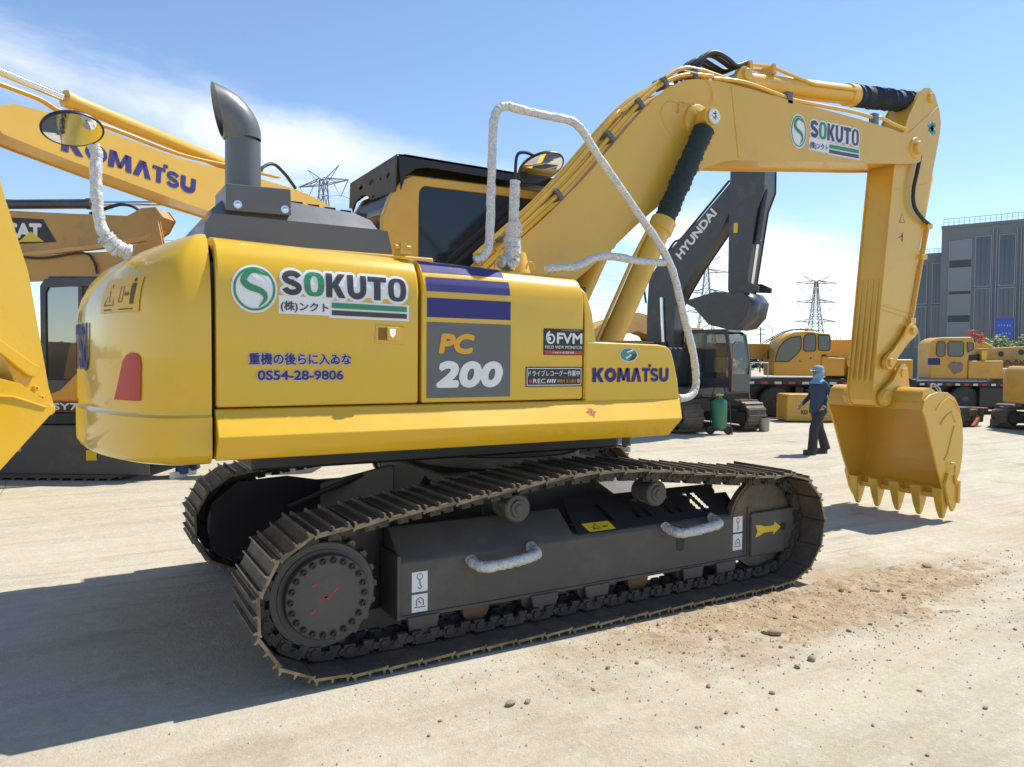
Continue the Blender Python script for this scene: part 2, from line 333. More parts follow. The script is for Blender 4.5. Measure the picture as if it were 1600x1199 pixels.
def blockletter(ch, x, a, h):
    """one heavy grotesque capital in a box a wide and h high"""
    if ch == 'K': t = .32*a; return join2(rect2(x, x+t, 0, h), poly2([(x+t, .40*h), (x+t, .60*h), (x+a*.62, h), (x+a*.99, h), (x+t+.30*a, .54*h)]), poly2([(x+t+.02*a, .42*h), (x+t+.30*a, .56*h), (x+a, 0), (x+a*.64, 0)]))
    if ch == 'O':
        vs = []; n = 32
        for k in range(n):
            c, s_ = math.cos(2*math.pi*k/n), math.sin(2*math.pi*k/n); sq = lambda q, e: math.copysign(abs(q)**e, q)
            vs += [(x+a/2+a/2*sq(c,.72), h/2+h/2*sq(s_,.72)), (x+a/2+a*.19*sq(c,.8), h/2+(h/2-.20*a)*sq(s_,.7))]
        return vs, [(2*k, 2*((k+1) % n), 2*((k+1) % n)+1, 2*k+1) for k in range(n)]
    if ch == 'o': return ring2(x+a/2, h/2, a/2, h/2, .30*a, 30)
    if ch == 'M': t = .27*a; return join2(poly2([(x, 0), (x+.05*a, h), (x+.05*a+t, h), (x+t*.9, 0)]), poly2([(x+.05*a+t*.4, h), (x+.05*a+t, h), (x+a*.5+.09*a, .10*h), (x+a*.5-.09*a, .10*h)]), poly2([(x+a-.05*a-t, h), (x+a-.05*a-t*.4, h), (x+a*.5+.09*a, .10*h), (x+a*.5-.09*a, .10*h)]), poly2([(x+a, 0), (x+a-.05*a, h), (x+a-.05*a-t, h), (x+a-t*.9, 0)]))
    if ch == 'A': t = .33*a; return join2(poly2([(x, 0), (x+a*.5-.17*a, h), (x+a*.5+.17*a, h), (x+t, 0)]), poly2([(x+a, 0), (x+a*.5+.17*a, h), (x+a*.5-.05*a, .96*h), (x+a-t, 0)]))
    if ch == 'T': return join2(rect2(x, x+a, .78*h, h), rect2(x+.32*a, x+.68*a, 0, .78*h))
    if ch == 'S':
        c = []
        for k in range(12): t = R(12+24*k); c.append((x+a*.5+a*.335*math.cos(t), h*.705+h*.185*math.sin(t)))
        for k in range(12): t = R(84-23.5*k); c.append((x+a*.5+a*.335*math.cos(t), h*.295+h*.185*math.sin(t)))
        return stroke2(c, .25*h if a > h*.85 else .235*h)
    if ch == 'U':
        t = .32*a; c = [(x+t/2, h), (x+t/2, .40*h)]
        for k in range(1, 9): th = math.pi+math.pi*k/9; c.append((x+a/2+(a/2-t/2)*math.cos(th), .38*h+(.38*h-t*.42)*math.sin(th)))
        return stroke2(c + [(x+a-t/2, .40*h), (x+a-t/2, h)], t)
def komatsu(w, h):
    """the maker's word mark: heavy letters, A without a bar, a square above the T"""
    x = 0; out = []; ws = (.160,.165,.19,.155,.115,.13,.145); sc = w/sum(ws)
    for ch, c in zip('KoMATSU', ws):
        out.append(blockletter(ch, x*sc, c*sc*.95, h))
        if ch == 'T': out.append(rect2(x*sc+.78*c*sc, x*sc+1.10*c*sc, 1.05*h, 1.27*h))
        x += c
    return join2(*out)
_k = komatsu(1.28, .275); flat(([(u, v+1.715) for u, v in _k[0]], _k[1]), cw_map(2.36, -1), 'lettering', BLUE, cw, .005, .04)

# ---- side doors: shared section, hood line falling slightly towards the front
PROF = [(-1.355,1.535),(-1.355,1.9),(-1.357,2.20),(-1.348,2.26),(-1.325,2.33),(-1.285,2.39),(-1.22,2.43),(-1.12,2.45),(-.95,2.458)]
def zsh(X, z): return z if z <= 2.2 else 2.2 + (z-2.2)*(1 - .033*(X+2.4)/.258)
def side_y(X, z):
    z0 = z if z <= 2.2 else 2.2 + (z-2.2)/(1 - .033*(X+2.4)/.258)
    return lerp(z0, [p[1] for p in PROF], [p[0] for p in PROF])
def side(u, v, lift): return (u, side_y(u, v)-lift, v)
def door_panel(x0, x1, name, slant=0):
    rings = []
    inner = [(-.95,2.40),(-1.15,2.39),(-1.26,2.30),(-1.29,2.2),(-1.29,1.535)]
    for k in range(7):
        X = x0 + (x1-x0)*k/6
        rings.append([(X + slant*(max(0, z-1.9)/.5)**2*(k/6), y, zsh(X, z)) for y, z in PROF+inner])
    return MB().loft(rings).build(name, YEL, EX, smooth=32, bevel=.014, seg=3)
d1 = door_panel(-2.403, -1.272, 'engine_door'); d2 = door_panel(-1.252, -.078, 'pump_door')
MB().loft([[(X, y, z) for y, z in [(-1.34,1.53),(-1.35,1.93),(-1.35,2.12),(-1.32,2.26),(-1.22,2.34),(-1.0,2.36),(-1.0,1.53)]] for X in (-.062,)] +
          [[(.035,-1.34,1.53),(.03,-1.35,1.93),(.0,-1.35,2.12),(-.03,-1.32,2.25),(-.045,-1.22,2.33),(-.045,-1.0,2.35),(.035,-1.0,1.53)]]).build('fuel_tank_front', YEL, EX, bevel=.012, seg=3)
# inner house (dark, seen in the gaps), hood top, left side
MB().box(-2.42, .0, -1.27, 1.30, 1.50, 2.30).build('house_frame', BLACK, EX)
MB().prism([(-.96,2.40),(-.96,2.458),(1.22,2.458),(1.33,2.38),(1.355,2.25),(1.355,1.54),(1.31,1.54),(1.31,2.38)], -2.403, -1.0, 'yz').build('hood_top', YEL, EX, bevel=.012)
MB().box(-1.0, -.06, -.955, .34, 2.33, 2.385).build('tank_top_plate', YEL, EX, bevel=.01)
# ---- tool box with sloping front, tread plate on its lid
tb = MB().prism([(-.055,1.515),(-.055,1.925),(.585,1.915),(.66,1.905),(.708,1.875),(.735,1.80),(.775,1.66),(.795,1.515)], -1.355, -.72).build('tool_box', YEL, EX, bevel=.016, seg=3)
tr = MB().box(-.03, .56, -1.33, -.75, 1.924, 1.934).build('tread_plate', GREY, tb)
# ---- skirt under the doors
sk = [(-1.335,1.528),(-1.352,1.522),(-1.452,1.385),(-1.365,1.258),(-1.30,1.258),(-1.30,1.528)]
MB().loft([[(-2.408, y, z) for y, z in sk], [(x, y, z) for (y, z), x in zip(sk, (.80,.80,.735,.685,.70,.80))]]).build('side_skirt', YEL, EX, bevel=.008, seg=2)
MB().box(-2.408, .78, 1.30, 1.36, 1.26, 1.53).build('side_skirt', YEL, EX, bevel=.02)
# ---- revolving frame, swing bearing
MB().box(-2.40, .64, -1.29, 1.29, 1.27, 1.50).box(-2.3, 1.0, -.5, .5, 1.16, 1.27).box(-1.2, 1.35, -.42, .38, 1.27, 1.75).build('revolving_frame', DARK, EX)
MB().box(-2.15, .55, -.95, 1.05, 1.13, 1.27).build('belly_plate', BLACK, EX, bevel=.02)
MB().lathe((0,0,.98), (0,0,1), [(0,.70),(.08,.70),(.08,.64),(.16,.64),(.16,.72),(.22,.72)], 40).build('swing_bearing', DARK, EX)
# ---- door furniture: latch with its recess painted as shade, filler cap, small tabs
lt = MB().prism([(-1.545,1.885),(-1.37,1.88),(-1.365,1.985),(-1.54,1.995)], -1.362, -1.35).build('latch_plate', YEL, d1, bevel=.006)
MB().box(-1.525, -1.478, -1.3655, -1.3625, 1.905, 1.975).build('latch_recess_shade', mat('latch_shadow_brown', (.25,.13,.01), .6), d1)  # thin dark plate: the recess's shade put into its colour
MB().box(-1.476, -1.40, -1.378, -1.362, 1.90, 1.98).build('latch_handle', YEL, d1, bevel=.004)
MB().prism([(-1.465,1.97),(-1.425,1.97),(-1.428,1.935),(-1.445,1.915),(-1.462,1.935)], -1.383, -1.377).build('lock_emblem', CHROME, d1)
MB().box(-1.345, -1.275, -1.25, -1.13, 2.425, 2.45).box(-1.33, -1.29, -1.22, -1.16, 2.45, 2.50).cyl((-1.36,-1.19,2.468), (-1.26,-1.19,2.468), .02, n=10).build('hood_hinge', YARM, EX)

# ---- decals on the doors
def s_logo(x0, z0, w, h, mp, parent, cv=0):
    cx, cy, rx, ry = x0+w/2, z0+h/2, w/2, h/2
    flat(ell2(cx, cy, rx*1.10, ry*1.10), mp, 'logo_backing', WHITE, parent, .003, cv)
    flat(ring2(cx, cy, rx, ry, rx*.11), mp, 'logo_ring', GREEN, parent, .006, cv)
    pts = crom([(cx+rx*.72, cy+ry*.62, 0), (cx-rx*.1, cy+ry*.80, 0), (cx-rx*.52, cy+ry*.42, 0), (cx-rx*.28, cy+ry*.10, 0), (cx+rx*.32, cy-ry*.10, 0), (cx+rx*.52, cy-ry*.42, 0), (cx+rx*.2, cy-ry*.84, 0)], 6)
    n = len(pts); ws = [rx*(.03+.30*math.sin(math.pi*min(1, (i+1)/n))**.9) for i in range(n)]
    flat(stroke2([(p.x, p.y) for p in pts], ws), mp, 'logo_swirl', GREEN, parent, .0075, cv)
def sokuto(x0, z0, w, h, mp, parent, slope=0, ink=INK, cv=0):
    """white backed word mark: SOKUTO, small line under it and two bars; slope = rise per metre"""
    def M(u, v, lift): return mp(u, v + slope*(u-x0), lift)
    hb, hs = h*.58, h*.26
    parts = [('S', ink), ('O', GREEN), ('K', ink), ('U', ink), ('T', ink), ('O', ink)]; cwid = w/6
    for i, (c, m) in enumerate(parts): flat(halo2(shift2(blockletter(c, 0, cwid*.92, hb), x0+i*cwid+cwid*.04, z0+h-hb), w*.021), M, 'lettering_outline', WHITE, parent, .002, cv)
    flat(rect2(x0+w*.03, x0+w*.97, z0+h-hb+.01, z0+h-.01, 8, 2), M, 'decal_backing', WHITE, parent, .0018, cv)
    flat(rect2(x0-.01, x0+w*.37, z0-.004, z0+h-hb-.004, 4, 2), M, 'decal_backing', WHITE, parent, .0016, cv)
    flat(rect2(x0+w*.365, x0+w+w*.02, z0-w*.02, z0+h*.35, 8, 2), M, 'decal_backing', WHITE, parent, .0014, cv)
    for i, (c, m) in enumerate(parts):
        flat(shift2(blockletter(c, 0, cwid*.92, hb), x0+i*cwid+cwid*.04, z0+h-hb), M, 'lettering', m, parent, .005, cv)
    flat(shift2(glyphs('(株)ンクト', w*.36, hs, .02), x0, z0+.005), M, 'lettering', ink, parent, .005)
    flat(rect2(x0+w*.385, x0+w, z0+h*.17, z0+h*.30, 6, 1), M, 'bar', GREEN, parent, .005)
    flat(rect2(x0+w*.385, x0+w, z0, z0+h*.12, 6, 1), M, 'bar', ink, parent, .005)
s_logo(-2.318, 2.045, .215, .232, side, d1, .03)
sokuto(-2.075, 2.04, .725, .232, side, d1, slope=-.012, cv=.03)
for t, x, z, w, h, b in (('重機の後らに入ゐな', -2.245, 1.755, .565, .072, .028), ('0S54-28-9806', -2.20, 1.672, .475, .062, .045)):
    flat(shift2(glyphs(t, w, h, .09), x, z), side, 'lettering_outline', mat('pale_outline_vinyl', (.62,.55,.55), .4), d1, .003)
    flat(shift2(glyphs(t, w-.008, h-.008, b), x+.004, z+.004), side, 'lettering', BLUE, d1, .0055)
# blue stripes and the model plate
flat(rect2(-1.235, -.672, 2.318, 2.405, 10, 8), side, 'stripe', BLUE, d2, .003)
flat(rect2(-1.222, -.650, 2.202, 2.288, 10, 6), side, 'stripe', BLUE, d2, .003)
flat(rect2(-1.220, -.646, 2.047, 2.163, 4, 2), side, 'stripe', BLUE, d2, .003)
PLATE = mat('grey_vinyl', (.125, .128, .128), .45, var=.06)
flat(rect2(-1.220, -.644, 1.563, 2.018, 2, 2), side, 'model_plate', PLATE, d2, .003)
flat(shift2(glyphs('PC', .245, .125, .075, .15), -1.145, 1.828), side, 'lettering', AMBER, d2, .006)
flat(shift2(glyphs('200', .465, .165, .085, .12), -1.165, 1.622), side, 'lettering', WHITE, d2, .006)
# FVM sticker
RED2 = mat('red_vinyl', (.6, .03, .03), .4)
flat(rect2(-.396, -.080, 1.830, 2.003), side, 'sticker', BLK, d2, .003)
flat(rect2(-.390, -.086, 1.836, 1.858), side, 'sticker_band', RED2, d2, .0045)
flat(shift2(glyphs('FVM', .205, .072, .045), -.295, 1.905), side, 'lettering', WHITE, d2, .006)
flat(shift2(glyphs('FIELD VIEW MONITOR', .297, .02, .01), -.387, 1.872), side, 'lettering', WHITE, d2, .006)
flat(shift2(glyphs('NETIS登録', .17, .014, .01), -.325, 1.84), side, 'lettering', WHITE, d2, .006)
flat(shift2(glyphs('フィールドビューモニター', .15, .012, 0), -.26, 1.987), side, 'lettering', WHITE, d2, .006)
flat(join2(ring2(-.342, 1.936, .034, .034, .012), stroke2([(-.35,1.985),(-.372,1.962),(-.375,1.93)], .012), ell2(-.352,1.936,.012,.012,14)), side, 'lettering', WHITE, d2, .006)
# REC sticker
flat(rect2(-.530, -.086, 1.622, 1.752), side, 'sticker', BLK, d2, .003)
flat(join2(stroke2([(-.52,1.632),(-.096,1.632)], .005), stroke2([(-.52,1.742),(-.096,1.742)], .005), stroke2([(-.52,1.632),(-.52,1.742)], .005), stroke2([(-.096,1.632),(-.096,1.742)], .005)), side, 'sticker_border', WHITE, d2, .005)
flat(shift2(glyphs('ドライブレコーグー作業中', .405, .04, .012), -.512, 1.69), side, 'lettering', WHITE, d2, .006)
flat(shift2(glyphs('REC', .095, .03, .012), -.475, 1.645), side, 'lettering', WHITE, d2, .006)
flat(ell2(-.495, 1.66, .013, .013, 16), side, 'record_dot', RED2, d2, .006)
flat(join2(*[stroke2([(-.365+k*.018,1.648),(-.357+k*.018,1.672)], .010) for k in range(4)]), side, 'lettering', WHITE, d2, .006)
flat(shift2(glyphs('周囲内 立入禁止', .155, .022, .008), -.29, 1.648), side, 'lettering', AMBER, d2, .006)
flat(ell2(-.118, 1.66, .012, .014, 14), side, 'record_dot', mat('pink_vinyl', (.8,.25,.25), .4), d2, .006)
# tool box word mark and round badge, lifting mark on the skirt
def tbm(u, v, lift): return (u, -1.355-lift, v)
_k = komatsu(.685, .098); flat(([(u, v+1.648) for u, v in _k[0]], _k[1]), lambda u, v, l: tbm(u+.0, v, l), 'lettering', BLUE, tb, .004)
TEAL = mat('teal_vinyl', (.06,.26,.27), .4); 
flat(ell2(.31, 1.838, .081, .05), tbm, 'badge', WHITE, tb, .003)
flat(ell2(.31, 1.838, .074, .045), tbm, 'badge', TEAL, tb, .0045)
flat(poly2([(.31,1.795),(.36,1.806),(.382,1.83),(.375,1.845),(.33,1.845),(.345,1.835)]), tbm, 'badge', INK, tb, .006)
flat(join2(stroke2([(.345,1.872),(.29,1.853),(.33,1.838),(.285,1.812)], .014)), tbm, 'badge', WHITE, tb, .0072)
def skm(u, v, lift): return (u, lerp(v, [1.258,1.385,1.522], [-1.365,-1.452,-1.352])-lift-.002, v)
flat(join2(ring2(-.04, 1.453, .028, .02, .006, 20), stroke2([(-.085,1.453),(.005,1.453)], .005), stroke2([(-.055,1.482),(-.03,1.42)], .006), stroke2([(-.03,1.48),(-.04,1.45),(-.02,1.43)], .006)), skm, 'lifting_mark', mat('rust_red_vinyl', (.45,.08,.02), .5), EX, .003)

# ---- grey engine cover, exhaust bracket and stack
cov = [(-2.395,2.45),(-2.385,2.56),(-2.345,2.66),(-2.26,2.745),(-1.9,2.765),(-1.46,2.735),(-1.35,2.70),(-1.28,2.62),(-1.25,2.50),(-1.245,2.42)]
gc = MB()
rings = []
for y, dx, dz in ((-.82,0,0),(-.80,.0,.0),):
    pass
gc.loft([[(x, -.86, min(z, 2.60)) for x, z in cov], [(x, -.86, min(z, 2.625)) for x, z in cov], [(x*.995-.009, -.74, z) for x, z in cov], [(x*.995-.009, .55, z+.005) for x, z in cov], [(x, .68, min(z, 2.62)) for x, z in cov], [(x, .70, 2.43) for x, z in cov]])
GC = gc.build('engine_cover', GREY, EX, smooth=28, bevel=.02, seg=3)
for k in range(5):
    x = -1.86 + k*.105
    MB().prism([(x,-.715),(x+.07,-.715),(x+.06,-.60),(x+.01,-.60)], 2.60, 2.775-k*.0065, 'xy').build('vent_slot', BLACK, GC)
for k in range(5):
    x = -1.86 + k*.105
    MB().prism([(x,-.53),(x+.07,-.53),(x+.06,-.42),(x+.01,-.42)], 2.60, 2.775-k*.0065, 'xy').build('vent_slot', BLACK, GC)
BR = MB().prism([(-2.275,2.648),(-2.275,2.80),(-1.905,2.81),(-1.90,2.655)], -.885, -.50).build('exhaust_bracket', GREY, EX, bevel=.006)
for x in (-2.21, -1.94):
    MB().lathe((x,-.885,2.685), (0,-1,0), [(0,.024),(.004,.024),(.004,.014),(.014,.014),(.016,.009)], 12).build('bolt', CHROME, BR)
_e = [(-2.145,-.70,2.78),(-2.145,-.70,2.95),(-2.145,-.70,3.10),(-2.15,-.70,3.17),(-2.175,-.705,3.24),(-2.215,-.71,3.305),(-2.265,-.715,3.36),(-2.30,-.72,3.39)]
st = MB().tube(_e[:3], .103, 28).build('exhaust_stack', GREY, EX, smooth=50)
def elbow():
    # rings pivot about the inner (rear) edge from level to a nearly upright, lens-shaped mouth
    B = Vector((-2.252,0,3.11)); arc = [(-2.04,3.115),(-2.042,3.17),(-2.058,3.225),(-2.085,3.275),(-2.125,3.325),(-2.18,3.37),(-2.245,3.402),(-2.325,3.425)]; n = 30; rings = []
    for k, (ax_, az_) in enumerate(arc):
        f = k/(len(arc)-1); bb = Vector((B.x-.006*f, 0, B.z-.01*math.sin(f*3))); o_ = Vector((ax_, 0, az_)); c = (bb+o_)/2; h = (o_-bb)/2; w = .108
        rings.append([c + h*math.cos(2*math.pi*i/n) + Vector((0,1,0))*(w*math.sin(2*math.pi*i/n)) + Vector((0,-.70,0)) for i in range(n)])
    c = sum(rings[-1], Vector())/n
    rings.append([c + (q-c)*.94 for q in rings[-1]]); rings.append([Vector((-2.15,-.70,3.10)) + (q-Vector((-2.146,-.70,3.112)))*.93 for q in rings[0]])
    return MB().loft(rings, True, False)
elbow().build('exhaust_elbow', GREY, st, smooth=60)

# ---- cab
CABY = .38
cab_prof = [(-.86,1.52),(-.86,2.95),(-.80,3.12),(-.70,3.27),(-.60,3.32),(.75,3.34),(.95,3.25),(1.12,2.4),(1.15,1.52)]
def ring_frame(outer, inner, y0, y1):
    n = len(outer); m = MB(); vs = [(x, y0, z) for x, z in outer] + [(x, y0, z) for x, z in inner] + [(x, y1, z) for x, z in outer] + [(x, y1, z) for x, z in inner]
    fs = []
    for i in range(n):
        j = (i+1) % n; fs += [(i, j, n+j, n+i), (2*n+i, 3*n+i, 3*n+j, 2*n+j), (i, 2*n+i, 2*n+j, j), (n+i, n+j, 3*n+j, 3*n+i)]
    return m.add(vs, fs)
win = [(-.535,1.62),(-.535,2.75),(-.535,3.06),(-.53,3.20),(-.49,3.25),(.70,3.26),(.85,3.18),(1.0,2.4),(1.03,1.62)]
cb = ring_frame(cab_prof, win, CABY, CABY+.07).build('cab_frame', YARM, EX, bevel=.012)
MB().prism([(x*.99+.002, z) for x, z in win], CABY+.02, CABY+.028).build('side_window', GLASS, cb)
ring_frame(cab_prof, win, 1.29, 1.36).build('cab_door_frame', YARM, EX, bevel=.012)
MB().prism([(x*.99+.002, z) for x, z in win], 1.32, 1.328).build('door_window', GLASS, EX)
MB().prism([(-.66,3.31),(-.60,3.345),(.75,3.365),(.93,3.28),(.9,3.24),(.75,3.32),(-.58,3.30)], CABY+.07, 1.29).build('cab_roof', YARM, EX, bevel=.01)
MB().box(-.85, -.79, CABY+.07, 1.29, 1.52, 2.55).build('cab_rear_wall', YARM, EX)
TINT = bpy.data.materials.new('see_through_tinted_glass'); TINT.use_nodes = True
_t = TINT.node_tree; _b = _t.nodes['Principled BSDF']; _b.inputs['Base Color'].default_value = (.02,.025,.03,1); _b.inputs['Roughness'].default_value = .05; _b.inputs['Alpha'].default_value = .45
MB().prism([(-.852,2.55),(-.852,2.95),(-.795,3.12),(-.70,3.26),(-.69,3.25),(-.785,3.11),(-.842,2.95),(-.842,2.55)], CABY+.07, 1.29).build('rear_window', TINT, EX)
MB().box(.1, .55, .6, 1.1, 1.9, 2.1).box(.02, .14, .62, 1.08, 2.1, 2.75).build('seat', BLACK, EX, bevel=.03)
MB().box(-.8, .95, CABY+.075, 1.28, 1.54, 1.62).build('cab_floor', BLACK, EX)
# roof guard: black folded plates with holes
g = MB()
g.prism([(-.76,3.44),(-.70,3.465),(1.0,3.45),(1.0,3.43),(-.70,3.445)], .30, 1.54)
g.prism([(-.75,3.46),(1.0,3.445),(1.0,3.36),(.7,3.37),(-.50,3.385),(-.60,3.36),(-.69,3.29),(-.73,3.17)], .30, .312)
g.prism([(-.75,3.46),(1.0,3.445),(1.0,3.36),(.7,3.37),(-.50,3.385),(-.60,3.36),(-.69,3.29),(-.73,3.17)], 1.528, 1.54)
RG = g.build('roof_guard', BLACK, EX, smooth=0)
def visor():
    # rear plate hanging from the guard's rear edge: oval holes, curved bite in its lower edge
    low = lambda y: lerp(y, [.36,.8,.93,.99,1.06,1.18,1.30,1.39,1.45,1.53], [3.16,3.185,3.20,3.235,3.265,3.278,3.265,3.23,3.205,3.225])
    nx, ny, y0, y1 = 96, 24, .32, 1.53; m = MB(); vs = {}
    def hole(y, z): return any(((y-a)/ra)**2 + ((z-b)/rb)**2 < 1 for a, b, ra, rb in ((.51,3.327,.042,.02),(.69,3.33,.024,.014),(.925,3.351,.055,.022),(1.2,3.36,.05,.02),(.86,3.215,.03,.012)))
    for j in range(ny):
        for i in range(nx):
            pt = lambda a, b: (y0+(y1-y0)*a/nx, low(y0+(y1-y0)*a/nx)+(3.462-low(y0+(y1-y0)*a/nx))*b/ny)
            if hole(*pt(i+.5, j+.5)): continue
            q = []
            for di, dj in ((0,0),(1,0),(1,1),(0,1)):
                k = (i+di, j+dj)
                if k not in vs: y, z = pt(*k); vs[k] = len(m.v); m.v.append((-.758-.04*(3.462-z), y, z))
                q.append(vs[k])
            m.f.append(tuple(q))
    o = m.build('rear_visor', BLACK, RG, smooth=0); s_ = o.modifiers.new('thick', 'SOLIDIFY'); s_.thickness = .006
    return o
visor()

# ---- wrapped handrails, mirrors
def wrap(path, r, name, parent=EX, n=9, amp=.08, seed=1):
    rnd = random.Random(seed); P = crom(path, n); rr = [r*(1+amp*rnd.uniform(-1, 1)) for _ in P]
    P = [p + Vector((rnd.uniform(-1,1), rnd.uniform(-1,1), rnd.uniform(-1,1)))*r*.05 for p in P]
    return MB().tube(P, rr, 10).build(name, PLAST, parent, smooth=80)
RY = -1.21
wrap([(-.83,RY,2.43),(-.78,RY,2.445),(-.735,RY,2.50),(-.72,RY,2.62),(-.712,RY,2.9),(-.705,RY,3.22),(-.695,RY,3.34),(-.66,RY,3.41),(-.60,RY,3.44),(-.52,RY,3.435),(-.30,RY,3.43),(-.12,RY,3.43),(-.05,RY,3.41),(.03,RY,3.345),(.12,RY,3.24),(.42,RY,2.94),(.77,RY-.02,2.55),(.92,RY-.03,2.16),(1.02,RY-.04,1.85),(1.05,RY-.04,1.70),(1.04,RY-.05,1.60),(1.0,RY-.06,1.55),(.93,RY-.07,1.525),(.84,RY-.08,1.52)], .029, 'wrapped_handrail', seed=3)
wrap([(-.29,RY,2.405),(-.2,RY,2.42),(-.05,RY,2.44),(.14,RY,2.52),(.30,RY,2.535),(.52,RY,2.52),(.75,RY-.01,2.525)], .028, 'wrapped_handrail', seed=5)
mk = wrap([(-.53,-1.15,2.42),(-.525,-1.15,2.55),(-.51,-1.15,2.68),(-.505,-1.15,2.85),(-.50,-1.15,2.98)], .035, 'mirror_stalk', seed=8)
wrap([(-.575,-1.15,2.42),(-.53,-1.15,2.44),(-.515,-1.15,2.50),(-.515,-1.15,2.60),(-.51,-1.15,2.68)], .056, 'plastic_wrap', seed=9, amp=.12)
wrap([(-.62,-1.17,2.44),(-.56,-1.16,2.45),(-.5,-1.15,2.44)], .040, 'plastic_wrap', seed=19, amp=.25)
def mirror_disc(c, nrm, r, parent, name='mirror'):
    o = MB().lathe(c, nrm, [(-.035,.02),(-.03,r*.55),(-.012,r*.95),(0,r),(.008,r),(.008,r*.94)], 32).build(name, BLACK, parent, smooth=50)
    MB().lathe(Vector(c)+Vector(nrm).normalized()*.0085, nrm, [(-.003,r*.93),(0,r*.93),(.004,r*.6),(.006,.01)], 32).build('mirror_glass', mat('mirror_silver', (.85,.86,.87), .03, metal=1), o, smooth=80)
    return o
mirror_disc((-.30,-1.15,3.10), (.10,-.42,-.85), .165, EX)
MB().tube(crom([(-.50,-1.15,2.98),(-.49,-1.15,3.14),(-.44,-1.15,3.18),(-.36,-1.15,3.17),(-.30,-1.15,3.14)], 5), .011, 8).build('mirror_arm', BLACK, EX)
for x in (-.79, -.64, -.40):
    MB().tube([(x+.03*math.cos(t), -1.19, 2.40+.05*math.sin(t)) for t in [math.pi*k/8 for k in range(9)]], .007, 6).build('tie_ring', YARM, EX)
wrap([(-2.80,-.9,2.36),(-2.85,-.9,2.40),(-2.905,-.9,2.48),(-2.925,-.9,2.62),(-2.93,-.9,2.78),(-2.925,-.9,2.87),(-2.94,-.9,2.91)], .030, 'mirror_stalk', seed=11, amp=.10)
wrap([(-2.77,-.9,2.36),(-2.84,-.9,2.385),(-2.89,-.9,2.44)], .046, 'plastic_wrap', seed=12, amp=.15)
mirror_disc((-3.035,-.9,2.985), (.10,-.40,-1.05), .148, EX)
# ---- tank guard lug beside the boom foot
MB().lathe((-.36,-.95,2.38), (0,0,1), [(0,.10),(.05,.085),(.16,.06),(.17,.03)], 18).build('tank_cap', YARM, EX)
# ---- boom: box section of two side plates with proud edges
def offset(poly, d):
    n = len(poly); out = []; A = sum(poly[i][0]*poly[(i+1) % n][1]-poly[(i+1) % n][0]*poly[i][1] for i in range(n)); sg = 1 if A > 0 else -1
    for i in range(n):
        a, b, c = Vector(poly[i-1]), Vector(poly[i]), Vector(poly[(i+1) % n]); e1, e2 = (b-a).normalized(), (c-b).normalized()
        n1, n2 = Vector((-e1.y, e1.x))*sg, Vector((-e2.y, e2.x))*sg; m = (n1+n2); m = m/max(.4, m.dot(n1)); out.append(tuple(b+m*d))
    return out
def dense(pts, n=5): return [(p.x, p.y) for p in crom([(x, y, 0) for x, y in pts], n)]
BY0, BY1 = -.27, .23
boom_top = dense([(-.32,2.42),(.09,2.78),(.59,3.23),(1.11,3.79),(1.39,4.08),(1.62,4.265),(1.85,4.375),(2.14,4.425),(2.45,4.44),(2.9,4.435)], 5) + [(3.6,4.43),(4.29,4.43),(4.89,4.415),(5.07,4.40)]
boom_tip = [(5.36+.17*math.cos(t), 4.27+.17*math.sin(t)) for t in [R(a) for a in (95,65,35,5,-25,-55,-85)]]
boom_bot = [(5.2,4.07),(4.75,4.01),(3.75,3.89)] + dense([(2.75,3.765),(2.5,3.735),(2.25,3.675),(1.98,3.55),(1.5,3.18),(1.25,2.985),(1.02,2.79),(.68,2.52),(.25,2.2)], 5)
boom_foot = [(.0,2.02),(-.25,1.98),(-.42,2.12),(-.42,2.3)]
BO = boom_top + boom_tip + boom_bot + boom_foot
bm_ = MB().prism(BO, BY0, BY0+.016).prism(BO, BY1-.016, BY1).prism(offset(BO, .022), BY0+.016, BY1-.016)
boom = bm_.build('boom', YARM, EX, smooth=25)
MB().tube([(2.39,BY0-.001,4.42),(2.505,BY0-.001,3.745)], .007, 6).build('weld_seam', YARM, boom)
MB().tube(dense_ := [(x, BY0-.001, z) for x, z in dense([(1.98,3.62),(1.62,3.86),(1.52,4.03),(1.62,4.14),(1.78,4.12)], 5)], .004, 6).build('weld_seam', YARM, boom)
# decals on the boom
def bmap(u, v, lift): return (u, BY0-lift, v)
s_logo(3.235, 3.985, .225, .315, bmap, boom)
sokuto(3.52, 3.985, .80, .305, lambda u, v, l: bmap(u, v+.025*(u-3.5), l), boom, ink=mat('slate_vinyl', (.07,.06,.11), .4))
# pins and bosses
def pin(x, z, r, y0, y1, name='pin', m=None, cap=None):
    o = MB().lathe((x,y0,z), (0,1,0), [(0,r*.9),(.012,r),(y1-y0-.012,r),(y1-y0,r*.9)], 24).build(name, m or YARM, EX, smooth=40)
    return o
pin(1.96, 4.0, .165, BY0-.035, BY1+.035, 'boom_cylinder_boss'); pin(1.96, 4.0, .062, -.485, .445, 'boom_cylinder_pin')
MB().lathe((1.955,-.485,4.0), (0,-1,0), [(0,.066),(.012,.066),(.012,.05),(.014,.05)], 24).build('pin_cap', WHITE, EX, smooth=30)
flat(join2(stroke2([(1.93,4.02),(1.975,4.025)], .010), stroke2([(1.93,3.995),(1.945,3.98),(1.965,4.0),(1.985,3.985)], .008), stroke2([(1.955,4.045),(1.96,3.965)], .007)), lambda u, v, l: (u, -.4995-l, v), 'lettering', INK, EX, .002)
pin(5.36, 4.27, .075, BY0-.06, BY1+.06, 'boom_tip_pin'); pin(5.36, 4.27, .125, BY0-.018, BY1+.018, 'boom_tip_boss')
